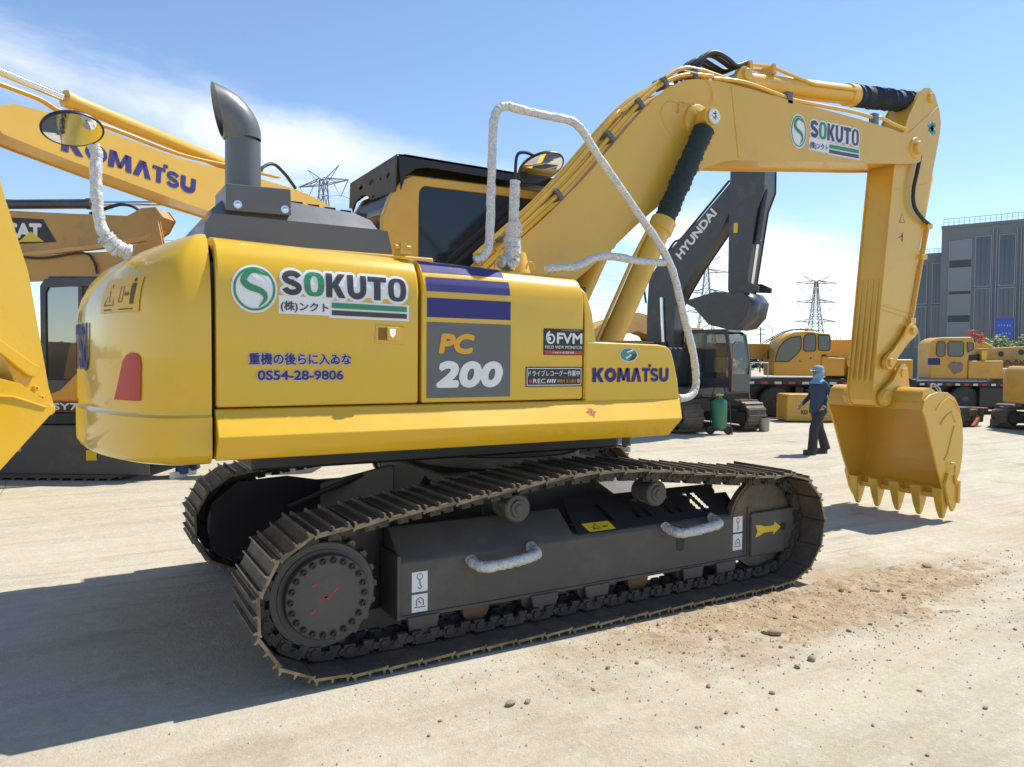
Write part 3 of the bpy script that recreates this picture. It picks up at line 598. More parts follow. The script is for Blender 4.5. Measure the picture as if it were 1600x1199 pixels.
# grease line on the boom side
MB().tube(crom([(1.78,BY0-.01,4.44),(1.98,BY0-.012,4.44),(2.12,BY0-.012,4.36),(2.13,BY0-.02,4.2),(2.03,BY0-.06,4.06)], 8), .005, 6).build('grease_line', YARM, boom)
MB().tube(crom([(1.72,BY0-.01,4.05),(1.74,BY0-.012,4.15),(1.86,BY0-.02,4.14),(1.96,BY0-.05,4.06)], 8), .005, 6).build('grease_line', YARM, boom)
# ---- boom cylinders with bellows
def bellows(p0, p1, r, m, name, rings=22, seed=0, n=22):
    rnd = random.Random(seed); p0, p1 = Vector(p0), Vector(p1); L = (p1-p0).length; prof = [(0, r*.72)]
    for k in range(rings):
        a, b = k/rings, (k+.5)/rings; prof += [(L*a, r*(.90+rnd.uniform(-.05,.05))), (L*b, r*(1.04+rnd.uniform(-.06,.06)))]
    prof += [(L, r*.72)]
    o = MB().lathe(p0, p1-p0, prof, n)
    for i, v in enumerate(o.v): o.v[i] = tuple(Vector(v) + Vector((rnd.uniform(-1,1), rnd.uniform(-1,1), rnd.uniform(-1,1)))*r*.03)
    return o.build(name, m, EX, smooth=60)
for y in (-.415, .375):
    b0, e = Vector((.62,y,1.47)), Vector((1.96,y,4.0)); d = (e-b0).normalized(); L = (e-b0).length
    h = b0 + d*(L*.615)
    c = MB().lathe(b0, d, [(0,.10),(.02,.115),(.12,.115),(.14,.095),(L*.615-.12,.095),(L*.615-.11,.112),(L*.615,.112),(L*.615,.07)], 26).build('boom_cylinder', YARM, EX, smooth=40)
    MB().tube([b0+d*.3+Vector((-.11,0,.05)), b0+d*.7+Vector((-.12,0,.06)), b0+d*1.3+Vector((-.12,0,.06)), b0+d*1.6+Vector((-.10,0,.05))], .016, 8).build('hydraulic_pipe', YARM, c)
    MB().cyl(h, h+d*(L*.385-.05), .05, n=14).build('rod', CHROME, c)
    bellows(h-d*.04, e-d*.10, .094, BELLOW, 'rod_bellows', 19, 4)
    MB().tube([h+Vector((-.09,-.04,.03))-d*.01, h+Vector((.0,-.1,.0)), h+Vector((.10,-.05,-.05))], .006, 6).build('tie_wire', WHITE, c)
    MB().lathe(e-Vector((0,.055,0)), (0,1,0), [(0,.10),(.11,.10)], 22).build('rod_eye', YARM, c)
MB().box(.45,.85,-.5,-.3,1.3,1.5).box(.45,.85,.28,.46,1.3,1.5).build('cylinder_bracket', YARM, EX)
# ---- arm cylinder on top of the boom
AY = -.02
a0, a1 = Vector((2.70,AY,4.60)), Vector((5.80,AY,4.93)); d = (a1-a0).normalized(); L = (a1-a0).length
MB().prism([(2.5,4.42),(2.58,4.62),(2.66,4.70),(2.76,4.69),(2.82,4.6),(3.0,4.44)], AY-.15, AY-.11).prism([(2.5,4.42),(2.58,4.62),(2.66,4.70),(2.76,4.69),(2.82,4.6),(3.0,4.44)], AY+.11, AY+.15).cyl((2.70,AY-.18,4.62), (2.70,AY+.18,4.62), .055).build('arm_cylinder_bracket', YARM, boom, bevel=.008)
ac = MB().lathe(a0, d, [(0,.06),(.03,.10),(.10,.105),(L*.60-.13,.105),(L*.60-.12,.122),(L*.60,.122),(L*.60,.07)], 26).build('arm_cylinder', YARM, EX, smooth=40)
MB().cyl(a0+d*L*.6, a1, .055, n=14).build('rod', CHROME, ac)
bellows(a0+d*(L*.60-.06), a1-d*.12, .118, BELLOWN, 'rod_bellows', 30, 9)
MB().tube([a0+d*.1+Vector((0,-.06,.16)), a0+d*.45+Vector((0,-.06,.17)), a0+d*.75+Vector((0,-.09,.09)), a0+d*1.05+Vector((0,-.12,.02)), a0+d*1.75+Vector((0,-.12,.02))], .018, 8).tube([a0+d*.1+Vector((0,.06,.16)), a0+d*.45+Vector((0,.06,.17)), a0+d*.8+Vector((0,.08,.12))], .018, 8).build('hydraulic_pipe', YARM, ac)
for k in (.12,.46): MB().obox(a0+d*k+Vector((0,0,.135)), d, Vector((0,1,0)), d.cross(Vector((0,1,0))), .02, .10, .05).build('pipe_clamp', YARM, ac)
# hoses arching over the knee
for k, y in enumerate((-.16,-.09,.03,.10)):
    MB().tube(crom([(2.02,y,4.50),(2.10,y,4.62),(2.20,y,4.72),(2.32,y,4.75),(2.46,y,4.72),(2.60,y*.8,4.70),(2.76,y*.6-.01,4.77)], 6), .024, 9).build('hydraulic_hose', RUBBER, EX, smooth=60)
# pipes running along the boom's back
def along(off, y, i0, i1):
    out = []
    for i in range(i0, i1+1, 3):
        a, b = Vector(boom_top[max(0, i-1)]), Vector(boom_top[min(len(boom_top)-1, i+1)]); t = (b-a).normalized(); nn = Vector((-t.y, t.x)); p = Vector(boom_top[i])+nn*off; out.append((p.x, y, p.y))
    return out
for off, y in ((.055,-.22),(.055,-.15),(.16,-.20),(.055,.10),(.055,.18)):
    if off > .1: pth = [(.05,y,2.86),(.6,y,3.4),(1.06,y,3.94),(1.15,y,4.0),(1.75,y,4.46),(2.05,y,4.52),(2.2,y,4.52),(3.12,y,4.47)]
    else: pth = along(off, y, 3, 36)
    MB().tube(crom(pth, 3), .021, 9).build('boom_pipe', YARM, boom, smooth=60)
MB().tube(crom([(3.1,-.24,4.47),(3.4,-.24,4.46),(4.2,-.24,4.50),(4.62,-.24,4.50),(4.75,-.24,4.52),(4.95,-.24,4.49),(5.2,-.25,4.46)], 4), .02, 9).tube(crom([(2.2,-.22,4.47),(2.6,-.24,4.50),(3.1,-.24,4.47)], 4), .02, 9).build('boom_pipe', YARM, boom, smooth=60)
for i in (4, 9, 14, 19, 25, 32):
    x, z = boom_top[i]; a, b = Vector(boom_top[i-1]), Vector(boom_top[i+1]); t = (b-a).normalized(); T = Vector((t.x,0,t.y)); NN = Vector((-t.y,0,t.x))
    MB().obox(Vector((x,-.185,z))+NN*.055, T, Vector((0,1,0)), NN, .022, .075, .05).build('pipe_clamp', GREY, boom, bevel=.004)
for x, z in ((3.22,4.45),(4.62,4.47)): MB().box(x-.04,x+.04,-.27,-.2,z-.05,z+.075).build('pipe_clamp', GREY, boom, bevel=.004)
# ---- arm
ARM0, ARM1 = -.19, .15
arm_pts = [(5.55,4.97),(5.62,5.03),(5.72,5.05),(5.84,4.99),(5.94,4.82),(5.975,4.68),(5.96,4.55),(5.79,3.91),(5.42,2.30),(5.31,2.10),(5.14,1.60),(5.06,1.38),(4.98,1.29),(4.88,1.29),(4.81,1.36),(4.79,1.48),(4.96,3.01),(5.08,4.03),(5.14,4.16),(5.24,4.45),(5.33,4.66)]
arm = MB().prism(arm_pts, ARM0, ARM0+.014).prism(arm_pts, ARM1-.014, ARM1).prism(offset(arm_pts, .016), ARM0+.014, ARM1-.014).build('arm', YARM, EX, smooth=25)
for sa, sb, sr in (((5.30,4.43),(5.90,4.86),.007),((5.11,3.78),(5.72,3.92),.005),((4.90,2.45),(5.40,2.38),.005),((4.90,2.40),(5.38,2.33),.006)): MB().tube([(sa[0],ARM0-.001,sa[1]),(sb[0],ARM0-.001,sb[1])], sr, 6).build('weld_seam', YARM, arm)
pin(5.75, 4.93, .06, ARM0-.03, ARM1+.03, 'arm_cylinder_pin')
# wear ribs on the rear face of the arm
for y in (-.12,-.05,.02,.09):
    MB().prism([(4.955,2.75),(4.94,2.76),(4.79,1.6),(4.80,1.58)], y-.012, y+.012).build('wear_strip', YARM, arm, bevel=.005)
flat(poly2([(5.70,4.62),(5.755,4.67),(5.785,4.63),(5.82,4.68),(5.87,4.64),(5.84,4.60),(5.885,4.56),(5.84,4.51),(5.80,4.55),(5.77,4.49),(5.72,4.53),(5.745,4.575)]), lambda u, v, l: (u, ARM0-l, v), 'decal_backing', WHITE, arm, .003)
flat(join2(stroke2([(5.72,4.62),(5.86,4.54)], .05), stroke2([(5.735,4.535),(5.85,4.645)], .05), stroke2([(5.79,4.66),(5.79,4.51)], .04)), lambda u, v, l: (u, ARM0-l, v), 'green_emblem', TEAL, arm, .006)
flat(join2(stroke2([(5.20,3.42),(5.30,3.42),(5.25,3.53),(5.20,3.42)], .008), stroke2([(5.26,3.30),(5.26,3.20)], .016), stroke2([(5.19,3.24),(5.27,3.27)], .01)), lambda u, v, l: (u, ARM0-l, v), 'warning_print', LINE, arm, .004)
MB().tube(crom([(5.40,-.235,4.40),(5.47,-.25,4.30),(5.47,-.25,4.18),(5.42,-.25,4.0),(5.37,-.245,3.8),(5.40,-.24,3.62),(5.55,-.24,3.50),(5.74,-.22,3.44)], 6), .022, 9).build('hydraulic_hose', RUBBER, EX, smooth=60)
MB().tube(crom([(5.73,-.215,3.42),(5.68,-.21,3.2),(5.58,-.21,2.8),(5.47,-.21,2.35),(5.44,-.21,2.28)], 5), .019, 9).tube([(5.76,-.16,3.42),(5.52,-.16,2.35)], .016, 8).build('arm_pipe', YARM, arm, smooth=60)
for x, z in ((5.735,3.42),(5.64,3.05),(5.45,2.29)): MB().box(x-.05,x+.05,-.24,-.18,z-.03,z+.03).build('pipe_clamp', YARM, arm, bevel=.005)
# bucket cylinder along the front of the arm, links, bucket
MB().lathe((6.0,AY,4.1), Vector((5.56,AY,2.5))-Vector((6.0,AY,4.1)), [(0,.05),(.03,.075),(1.05,.075),(1.06,.085),(1.15,.085),(1.15,.04),(1.78,.04)], 20).build('bucket_cylinder', YARM, EX, smooth=40)
def bar(p, q, w, y0, y1, name, w2=None):
    p, q = Vector(p), Vector(q); d = (q-p).normalized(); n = Vector((-d.y, d.x)); w2 = w2 or w; pts = []
    for k in range(9): a = math.pi/2 + math.pi*k/8; pts.append(tuple(p + d*(w*math.cos(a)) + n*(w*math.sin(a))))
    m1 = p*.72+q*.28; m2 = p*.28+q*.72; pts.append(tuple(m1 - n*w*.62)); pts.append(tuple(m2 - n*w2*.62))
    for k in range(9): a = -math.pi/2 + math.pi*k/8; pts.append(tuple(q + d*(w2*math.cos(a)) + n*(w2*math.sin(a))))
    pts.append(tuple(m2 + n*w2*.62)); pts.append(tuple(m1 + n*w*.62))
    return MB().prism(pts, y0, y1).build(name, YARM, EX, bevel=.008)
for y0, y1 in ((-.27,-.215),(.175,.23)): bar((4.98,1.80), (5.40,2.17), .085, y0, y1, 'arm_link')
bar((5.40,2.17), (5.25,1.68), .085, -.10, .06, 'bucket_link')
pin(5.40, 2.17, .05, -.30, .26, 'link_pin'); pin(4.98, 1.80, .05, -.30, .26, 'link_pin')
pin(5.25, 1.68, .05, -.27, .23, 'bucket_pin'); pin(4.93, 1.40, .05, -.27, .23, 'bucket_pin')
# ---- bucket: open towards the machine, teeth down
KY0, KY1 = -.61, .565
shell = [(5.02,1.28),(5.05,1.38),(5.15,1.445),(5.32,1.475),(5.50,1.465),(5.64,1.405),(5.74,1.29),(5.81,1.12),(5.835,.93),(5.83,.72),(5.79,.54),(5.72,.42),(5.63,.345),(5.55,.30)]
bk = thing  # (name kept free)
n = len(shell); th = .022
inn = []
for i in range(n):
    a, b = Vector(shell[max(0,i-1)]), Vector(shell[min(n-1,i+1)]); t = (b-a).normalized(); inn.append((shell[i][0]-t.y*-th*-1, shell[i][1]-t.x*th*1))
inn = [(x + (-1)*0, z) for x, z in inn]
def inset_pt(i, d):
    a, b = Vector(shell[max(0,i-1)]), Vector(shell[min(n-1,i+1)]); t = (b-a).normalized(); nn = Vector((t.y, -t.x)); return (shell[i][0]+nn.x*d, shell[i][1]+nn.y*d)
inn = [inset_pt(i, th) for i in range(n)]
YB = YARM
bucket = MB().loft([[(x, KY0, z) for x, z in shell] + [(x, KY0, z) for x, z in inn[::-1]], [(x, KY1, z) for x, z in shell] + [(x, KY1, z) for x, z in inn[::-1]]]).build('bucket_shell', YB, EX, smooth=30)
side_pts = shell + [(5.46,.36),(5.33,.62),(5.20,.92),(5.10,1.15)]
for y0, y1 in ((KY0-.024, KY0), (KY1, KY1+.024)):
    sp = MB().prism(side_pts, y0, y1).build('bucket_side', YB, bucket, bevel=.006)
    if y0 < 0:
        for a, b in (((5.52,1.30),(5.73,1.42)),((5.62,1.16),(5.80,1.20))): pass
        for pth in ([(5.27,1.27),(5.38,1.36),(5.50,1.41)], [(5.50,1.41),(5.64,1.36),(5.74,1.24)], [(5.36,1.11),(5.47,1.20),(5.58,1.24),(5.66,1.12)], [(5.64,1.08),(5.52,.78),(5.46,.70)]):
            MB().tube([(x, y0-.002, z) for x, z in pth], .012, 6).build('side_rib', YB, sp)
# lip plate, side cutters, teeth
MB().prism([(5.50,.30),(5.575,.315),(5.575,.36),(5.68,.40),(5.62,.26),(5.53,.24)], KY0, KY1).build('bucket_lip', YB, bucket, bevel=.006)
for y0, y1 in ((KY0-.06, KY0-.024), (KY1+.024, KY1+.06)):
    MB().prism([(5.44,.42),(5.50,.56),(5.64,.50),(5.70,.40),(5.66,.16),(5.60,.10),(5.52,.22)], y0, y1).build('side_cutter', YB, bucket, bevel=.008)
MB().tube([(5.60,KY0-.07,.62),(5.60,KY0-.075,.48),(5.63,KY0-.075,.42)], .018, 8).tube([(5.545,KY0-.05,.66),(5.585,KY0-.07,.66),(5.61,KY0-.07,.62)], .014, 8).box(5.655,5.70,KY0-.085,KY0-.02,.20,.46).build('cutter_bolt_guard', YB, bucket, bevel=.006)
def tooth_mesh():
    rings = [[(x, y, .37) for x, y in ((5.45,-.062),(5.66,-.062),(5.66,.062),(5.45,.062))], [(x, y, .28) for x, y in ((5.455,-.06),(5.655,-.06),(5.655,.06),(5.455,.06))], [(x, y, .25) for x, y in ((5.47,-.052),(5.64,-.052),(5.64,.052),(5.47,.052))],
             [(x, y, .13) for x, y in ((5.50,-.043),(5.60,-.045),(5.60,.045),(5.50,.043))], [(x, y, .04) for x, y in ((5.53,-.03),(5.575,-.034),(5.575,.034),(5.53,.03))], [(x, y, .012) for x, y in ((5.545,-.022),(5.565,-.024),(5.565,.024),(5.545,.022))]]
    return MB().loft(rings)
t0 = None
for i in range(5):
    y = .50-.266*i
    if t0 is None: t0 = tooth_mesh().build('tooth', YB, bucket, bevel=.01); t0.location.y = y
    else:
        c = t0.copy(); COL.objects.link(c); c.location.y = y
# hinge brackets and torque tube
for y0, y1 in ((-.262,-.222), (.182,.222)):
    MB().prism([(4.84,1.40),(4.87,1.48),(4.95,1.53),(5.06,1.60),(5.15,1.72),(5.20,1.78),(5.27,1.785),(5.33,1.74),(5.35,1.62),(5.38,1.47),(5.20,1.44),(5.04,1.36),(5.0,1.31),(4.92,1.30),(4.86,1.33)], y0, y1).build('hinge_bracket', YB, bucket, bevel=.008)
    MB().lathe((4.93, y0-.02, 1.40), (0,1,0), [(0,.07),(.005,.08),(.08,.08)], 20).build('bracket_boss', YB, bucket)
    MB().lathe((5.25, y0-.015, 1.68), (0,1,0), [(0,.055),(.005,.06),(.07,.06)], 20).build('bracket_boss', YB, bucket)
for q0, q1 in ((KY0, -.263), (.223, KY1)): MB().prism([(5.03,1.37),(5.06,1.47),(5.12,1.515),(5.20,1.52),(5.30,1.475),(5.15,1.44)], q0, q1).build('top_tube', YB, bucket, smooth=60)

# ================================================================== UNDERCARRIAGE
def track_path():
    P = []
    P += [(-1.72+3.44*k/17, .040) for k in range(18)]
    P += [(1.83+.437*math.cos(t), .477+.437*math.sin(t)) for t in [R(-80+20*k) for k in range(9)]]
    P += [(p.x, p.y) for p in crom([(1.70,.893,0),(1.2,.945,0),(.75,.995,0),(.316,1.040,0),(-.22,1.046,0),(-.6,1.0,0),(-1.14,.932,0),(-1.53,.888,0),(-1.74,.855,0)], 4)]
    P += [(-1.83+.405*math.cos(t), .445+.405*math.sin(t)) for t in [R(104+18*k) for k in range(9)]]
    return P
TP = track_path(); TP.append(TP[0])
TL = [0]
for a, b in zip(TP, TP[1:]): TL.append(TL[-1]+math.hypot(b[0]-a[0], b[1]-a[1]))
NSH = round(TL[-1]/.212); PITCH_T = TL[-1]/NSH
def tp(s):
    s %= TL[-1]
    return Vector((lerp(s, TL, [p[0] for p in TP]), lerp(s, TL, [p[1] for p in TP])))
def shoe_mesh(width=.60):
    p = PITCH_T; h = .034
    prof = [(-p*.53,-.004),(-p*.50,.010),(-p*.47,.012),(-p*.455,h),(-p*.405,h),(-p*.39,.012),(-p*.06,.010),(-p*.045,h*.95),(p*.0,h*.95),(p*.015,.010),(p*.34,.010),(p*.355,h),(p*.405,h),(p*.42,.012),(p*.485,.008),(p*.50,-.010),(p*.46,-.012),(p*.42,-.006),(-p*.42,-.006)]
    m = MB().prism(prof, -width/2, width/2)
    me = bpy.data.meshes.new('track_shoe'); me.from_pydata(m.v, [], m.f)
    b = bmesh.new(); b.from_mesh(me); bmesh.ops.recalc_face_normals(b, faces=b.faces[:]); b.to_mesh(me); b.free()
    me.materials.append(STEEL); me.materials.append(EDGE)
    for f in me.polygons:
        zs = [me.vertices[i].co.z for i in f.vertices]
        if min(zs) > h*.9 or (f.loop_total > 6): f.material_index = 1
    return me
SHOE = shoe_mesh()
for yc, lab_ in ((-1.20, 'near'), (1.20, 'far')):
    ch = MB()
    for i in range(NSH):
        s = (i+.5)*PITCH_T; a, b = tp(s-PITCH_T*.5), tp(s+PITCH_T*.5); t = (b-a).normalized(); nn = Vector((t.y, -t.x))
        p = (a+b)/2
        T, NN = Vector((t.x,0,t.y)), Vector((nn.x,0,nn.y))
        for dy, sh in ((-.075, .0), (.075, .0)):
            c = Vector((p.x, yc+dy, p.y)) - NN*.055
            ch.obox(c+NN*.012, T, Vector((0,1,0)), NN, PITCH_T*.30, .016, .026)
            ch.obox(c-T*PITCH_T*.26-NN*.006, T, Vector((0,1,0)), NN, PITCH_T*.16, .022, .036)
            ch.obox(c+T*PITCH_T*.30-NN*.010, T, Vector((0,1,0)), NN, PITCH_T*.15, .014, .032)
            ch.cyl(c-T*PITCH_T*.26-NN*.008-Vector((0,.034,0)), c-T*PITCH_T*.26-NN*.008+Vector((0,.034,0)), .024, n=10)
            ch.cyl(c+T*PITCH_T*.05-Vector((0,.028,0)), c+T*PITCH_T*.05+Vector((0,.028,0)), .012, n=6)
        ch.cyl(Vector((p.x,yc-.1,p.y))-NN*.06+T*PITCH_T*.5, Vector((p.x,yc+.1,p.y))-NN*.06+T*PITCH_T*.5, .022, n=8)
    CHN = ch.build('track_chain', CHAINM, EX)
    rs = random.Random(4)
    for i in range(NSH):
        s = (i+.5)*PITCH_T; a, b = tp(s-PITCH_T*.5), tp(s+PITCH_T*.5); t = (b-a).normalized(); p = (a+b)/2
        o = bpy.data.objects.new('track_shoe', SHOE); COL.objects.link(o); o.parent = CHN
        ax = Vector((t.x,0,t.y)); up = Vector((t.y,0,-t.x)); ay = up.cross(ax)
        o.matrix_local = Matrix.Translation((p.x, yc, p.y)) @ Matrix((ax, ay, up)).transposed().to_4x4() @ Matrix.Rotation(R(2.6+rs.uniform(-.5,.5)), 4, 'Y')
# track frames
for sg in (-1, 1):
    Y = lambda y: sg*y   # y given for the +Y side; sg=-1 is the near one
    yo, yi = 1.20, 1.02
    prof = [(1.36,.215),(1.36,.215)]
    fr = MB().loft([[(X, sg*y, z) for y, z in ((1.235,.22),(1.235,.545),(1.215,.575),(1.03,t_),(.96,t_),(.96,.22))] for X, t_ in ((-1.34,.735),(-.05,.735),(0.0,.585),(1.64,.585))])
    F = fr.build('track_frame', DARK, EX, bevel=.01)
    MB().prism([(sg*1.245,.205),(sg*1.245,.225),(sg*.96,.225),(sg*.96,.205)], -1.345, 1.645, 'yz').build('frame_flange', DARK, F)
    MB().box(-1.36, -1.335, *sorted((sg*.95, sg*1.25)), .20, .60).build('end_plate', DARK, F, bevel=.006)
    MB().box(1.645, 1.67, *sorted((sg*.95, sg*1.25)), .20, .62).build('end_plate', DARK, F, bevel=.006)
    # sloping cover with slots in front of the carrier rollers
    cm = MB(); vi = {}; nu, nv, LU, LV = 128, 22, 1.58, .30
    def slot(u, v):
        for c in (.30,.56,.665,.87,.97,1.17,1.255):
            if .07 < v < .235 and abs(u-c-(.15-v)*.45) < .021: return True
        return v > .20 and u > LU-.10-(LV-v)*.2+.0*v and u > LU-.12
    for j in range(nv):
        for i in range(nu):
            if sg < 0 and slot((i+.5)/nu*LU, (j+.5)/nv*LV): continue
            q = []
            for di, dj in ((0,0),(1,0),(1,1),(0,1)):
                k = (i+di, j+dj)
                if k not in vi: vi[k] = len(cm.v); v_ = (j+dj)/nv; cm.v.append(((i+di)/nu*LU, sg*(1.21-.21*v_), .582+.21*v_))
                q.append(vi[k])
            cm.f.append(tuple(q))
    cv_ = cm.build('cover_plate', BLACK, F, smooth=0); s_ = cv_.modifiers.new('thick', 'SOLIDIFY'); s_.thickness = .006
    # idler yoke and idler
    MB().prism([(1.66,.22),(1.66,.575),(2.22,.585),(2.26,.54),(2.26,.25),(2.20,.22)], *sorted((sg*1.275, sg*1.24))).build('idler_yoke', DARK, EX, bevel=.012)
    MB().prism([(1.68,.61),(1.70,.585),(2.22,.585),(2.2,.62)], *sorted((sg*1.20, sg*1.0))).build('yoke_cover', DARK, EX)
    MB().lathe((1.83, sg*1.2-.1, .477), (0,1,0), [(.065,.22),(.065,.30),(.07,.345),(.075,.345),(.075,.37),(.125,.37),(.125,.345),(.13,.345),(.132,.30),(.132,.22)], 40).build('idler_wheel', STEEL, EX)
    # sprocket with teeth, final drive hub, bolted cover
    sp = MB(); npt = 21; c = Vector((-1.83, 0, .445)); ring = []
    for k in range(npt*4):
        a = 2*math.pi*k/(npt*4); r = (.345,.345,.305,.305)[k % 4]; ring.append((c.x+r*math.cos(a), c.z+r*math.sin(a)))
    sp.prism(ring, sg*1.2-.035, sg*1.2+.035); sp.build('sprocket', STEEL, EX)
    hub = MB().lathe((-1.82, sg*.92, .445), (0,sg,0), [(0,.31),(.34,.31),(.36,.30),(.36,.262),(.37,.262)], 40).build('final_drive', DARK, EX)
    MB().lathe((-1.81, sg*1.28, .445), (0,sg,0), [(0,.243),(.05,.243),(.06,.236),(.062,.0)], 40).build('drive_cover', mat('drive_cover_paint', (.075,.07,.068), .5, var=.15, dirt=(.11,.09,.08), dscale=5), hub)
    if sg < 0: flat(join2(stroke2([(-1.90,.52),(-1.87,.535)], .012), stroke2([(-1.86,.44),(-1.80,.455),(-1.75,.50)], .008), stroke2([(-1.91,.37),(-1.88,.385)], .014), stroke2([(-1.83,.45),(-1.80,.44)], .016)), lambda u, v, l: (u, -1.3425-l, v), 'paint_mark', mat('red_marker', (.45,.03,.025), .6), hub, .001)
    for k in range(22):
        a = 2*math.pi*k/22
        MB().lathe((-1.81+.212*math.cos(a), sg*1.34, .445+.212*math.sin(a)), (0,sg,0), [(0,.021),(.006,.021),(.006,.014),(.022,.014),(.022,.008),(.014,.008)], 10).build('bolt', BLACK, hub)
    # rollers
    for x in (-.53, .66):
        MB().lathe((x, sg*1.08, .82), (0,sg,0), [(0,.085),(.06,.085),(.06,.075),(.14,.075),(.14,.095),(.19,.095),(.20,.085),(.20,.06),(.212,.055),(.212,.03),(.22,.028)], 26).build('carrier_roller', DARK, EX)
    for k, x in enumerate((-1.18,-.80,-.36,.10,.55,1.02,1.42)):
        MB().lathe((x, sg*1.02, .185), (0,sg,0), [(0,.085),(.01,.095),(.05,.095),(.05,.075),(.14,.075),(.14,.095),(.185,.095),(.19,.06),(.195,.0)], 22).build('track_roller', mat('rusty_roller', (.16,.085,.035), .6, var=.3) if k in (1,4) else DARK, EX)
    for x in (-1.19, -.30, .14, 1.05, 1.40):
        MB().prism([(x-.11,.215),(x+.11,.215),(x+.09,.115),(x+.06,.085),(x-.06,.085),(x-.09,.115)], *sorted((sg*1.262, sg*1.238))).build('roller_guard', DARK, F, bevel=.008)
    # wrapped steps
    if sg < 0:
        for x0, x1, z, sd in ((-.86,-.40,.50,21),(.78,1.25,.535,22)):
            wrap([(x0,-1.225,z+.02),(x0+.01,-1.30,z),(x0+.05,-1.36,z-.01),((x0+x1)/2,-1.37,z),(x1-.05,-1.36,z+.02),(x1-.01,-1.30,z+.03),(x1,-1.225,z+.045)], .036, 'wrapped_step', seed=sd, amp=.09)
# centre frame: box with legs out to the track frames
MB().box(-.78, .78, -.64, .64, .48, .98).build('centre_frame', DARK, EX, bevel=.03)
for sx in (-1, 1):
    for sy in (-1, 1):
        # splayed box legs from the centre ring out to the track frames
        MB().loft([[(sx*.45, sy*.60, .50),(sx*.78, sy*.30, .50),(sx*.78, sy*.30, .93),(sx*.45, sy*.60, .93)], [(sx*.62, sy*.98, .34),(sx*1.28, sy*.98, .34),(sx*1.28, sy*.98, .70),(sx*.62, sy*.98, .70)]]).build('frame_leg', DARK, EX, bevel=.02)
for sy in (-1, 1): MB().prism([(-2.12,.25),(-2.1,.62),(-1.9,.78),(-1.5,.80),(-1.2,.74),(-1.2,.20),(-2.0,.16)], *sorted((sy*.90, sy*.93))).build('motor_guard', BLACK, EX)
MB().tube([(-.4,-.2,.99),(-.6,-.3,.95),(-1.0,-.6,.80),(-1.5,-.85,.55)], .025, 8).tube([(-.4,.2,.99),(-.6,.3,.95),(-1.0,.6,.80),(-1.5,.85,.55)], .025, 8).build('travel_hoses', RUBBER, EX)
# stickers on the near track frame
def tfm(u, v, lift): return (u, -1.235-lift, v)
for x in (-1.26, 1.49):
    flat(rect2(x, x+.105, .235 if x < 0 else .285, .345 if x < 0 else .415), tfm, 'pictogram_label', WHITE, EX, .003)
    z0 = .36 if x < 0 else .43; flat(rect2(x, x+.105, z0, z0+.125), tfm, 'pictogram_label', WHITE, EX, .003)
    flat(join2(ring2(x+.053, z0+.095, .02, .02, .004, 16), stroke2([(x+.053,z0+.075),(x+.053,z0+.045),(x+.068,z0+.03),(x+.053,z0+.018),(x+.04,z0+.03)], .006)), tfm, 'pictogram', INK, EX, .005)
    z1 = .235 if x < 0 else .285
    flat(join2(stroke2([(x+.015,z1+.03),(x+.09,z1+.03)], .005), stroke2([(x+.03,z1+.04),(x+.032,z1+.075),(x+.055,z1+.09),(x+.075,z1+.075),(x+.078,z1+.04)], .006), stroke2([(x+.045,z1+.07),(x+.06,z1+.05)], .006)), tfm, 'pictogram', INK, EX, .005)
flat(poly2([(1.73,.475),(1.755,.425),(1.73,.375),(1.79,.39),(1.83,.405),(1.94,.405),(1.94,.375),(2.03,.435),(1.95,.485),(1.95,.455),(1.83,.455),(1.80,.47)]), lambda u, v, l: (u-.03, -1.275-l, v), 'arrow_decal', mat('yellow_vinyl', (.75,.52,.02), .4), EX, .003)
MB().lathe((2.03,-1.276,.435), (0,-1,0), [(0,.035),(.002,.035)], 18).build('yoke_hole', BLACK, EX)
MB().prism([(.90,.36),(.935,.345),(.97,.36),(.975,.44),(.97,.52),(.935,.535),(.90,.52),(.895,.44)], -1.238, -1.234).build('frame_hole', BLACK, EX)
flat(poly2([(.10,.0),(.33,.0),(.30,.085),(.06,.085)]), lambda u, v, l: (u, -1.212+v*.72-.004, .578+v*.62+.006), 'warning_label', mat('yellow_vinyl', (.75,.52,.02), .4), EX, .003)
flat(join2(stroke2([(.14,.02),(.17,.065),(.20,.02),(.14,.02)], .008), stroke2([(.22,.03),(.27,.03)], .01)), lambda u, v, l: (u, -1.212+v*.72-.008, .578+v*.62+.010), 'warning_print', INK, EX, .003)
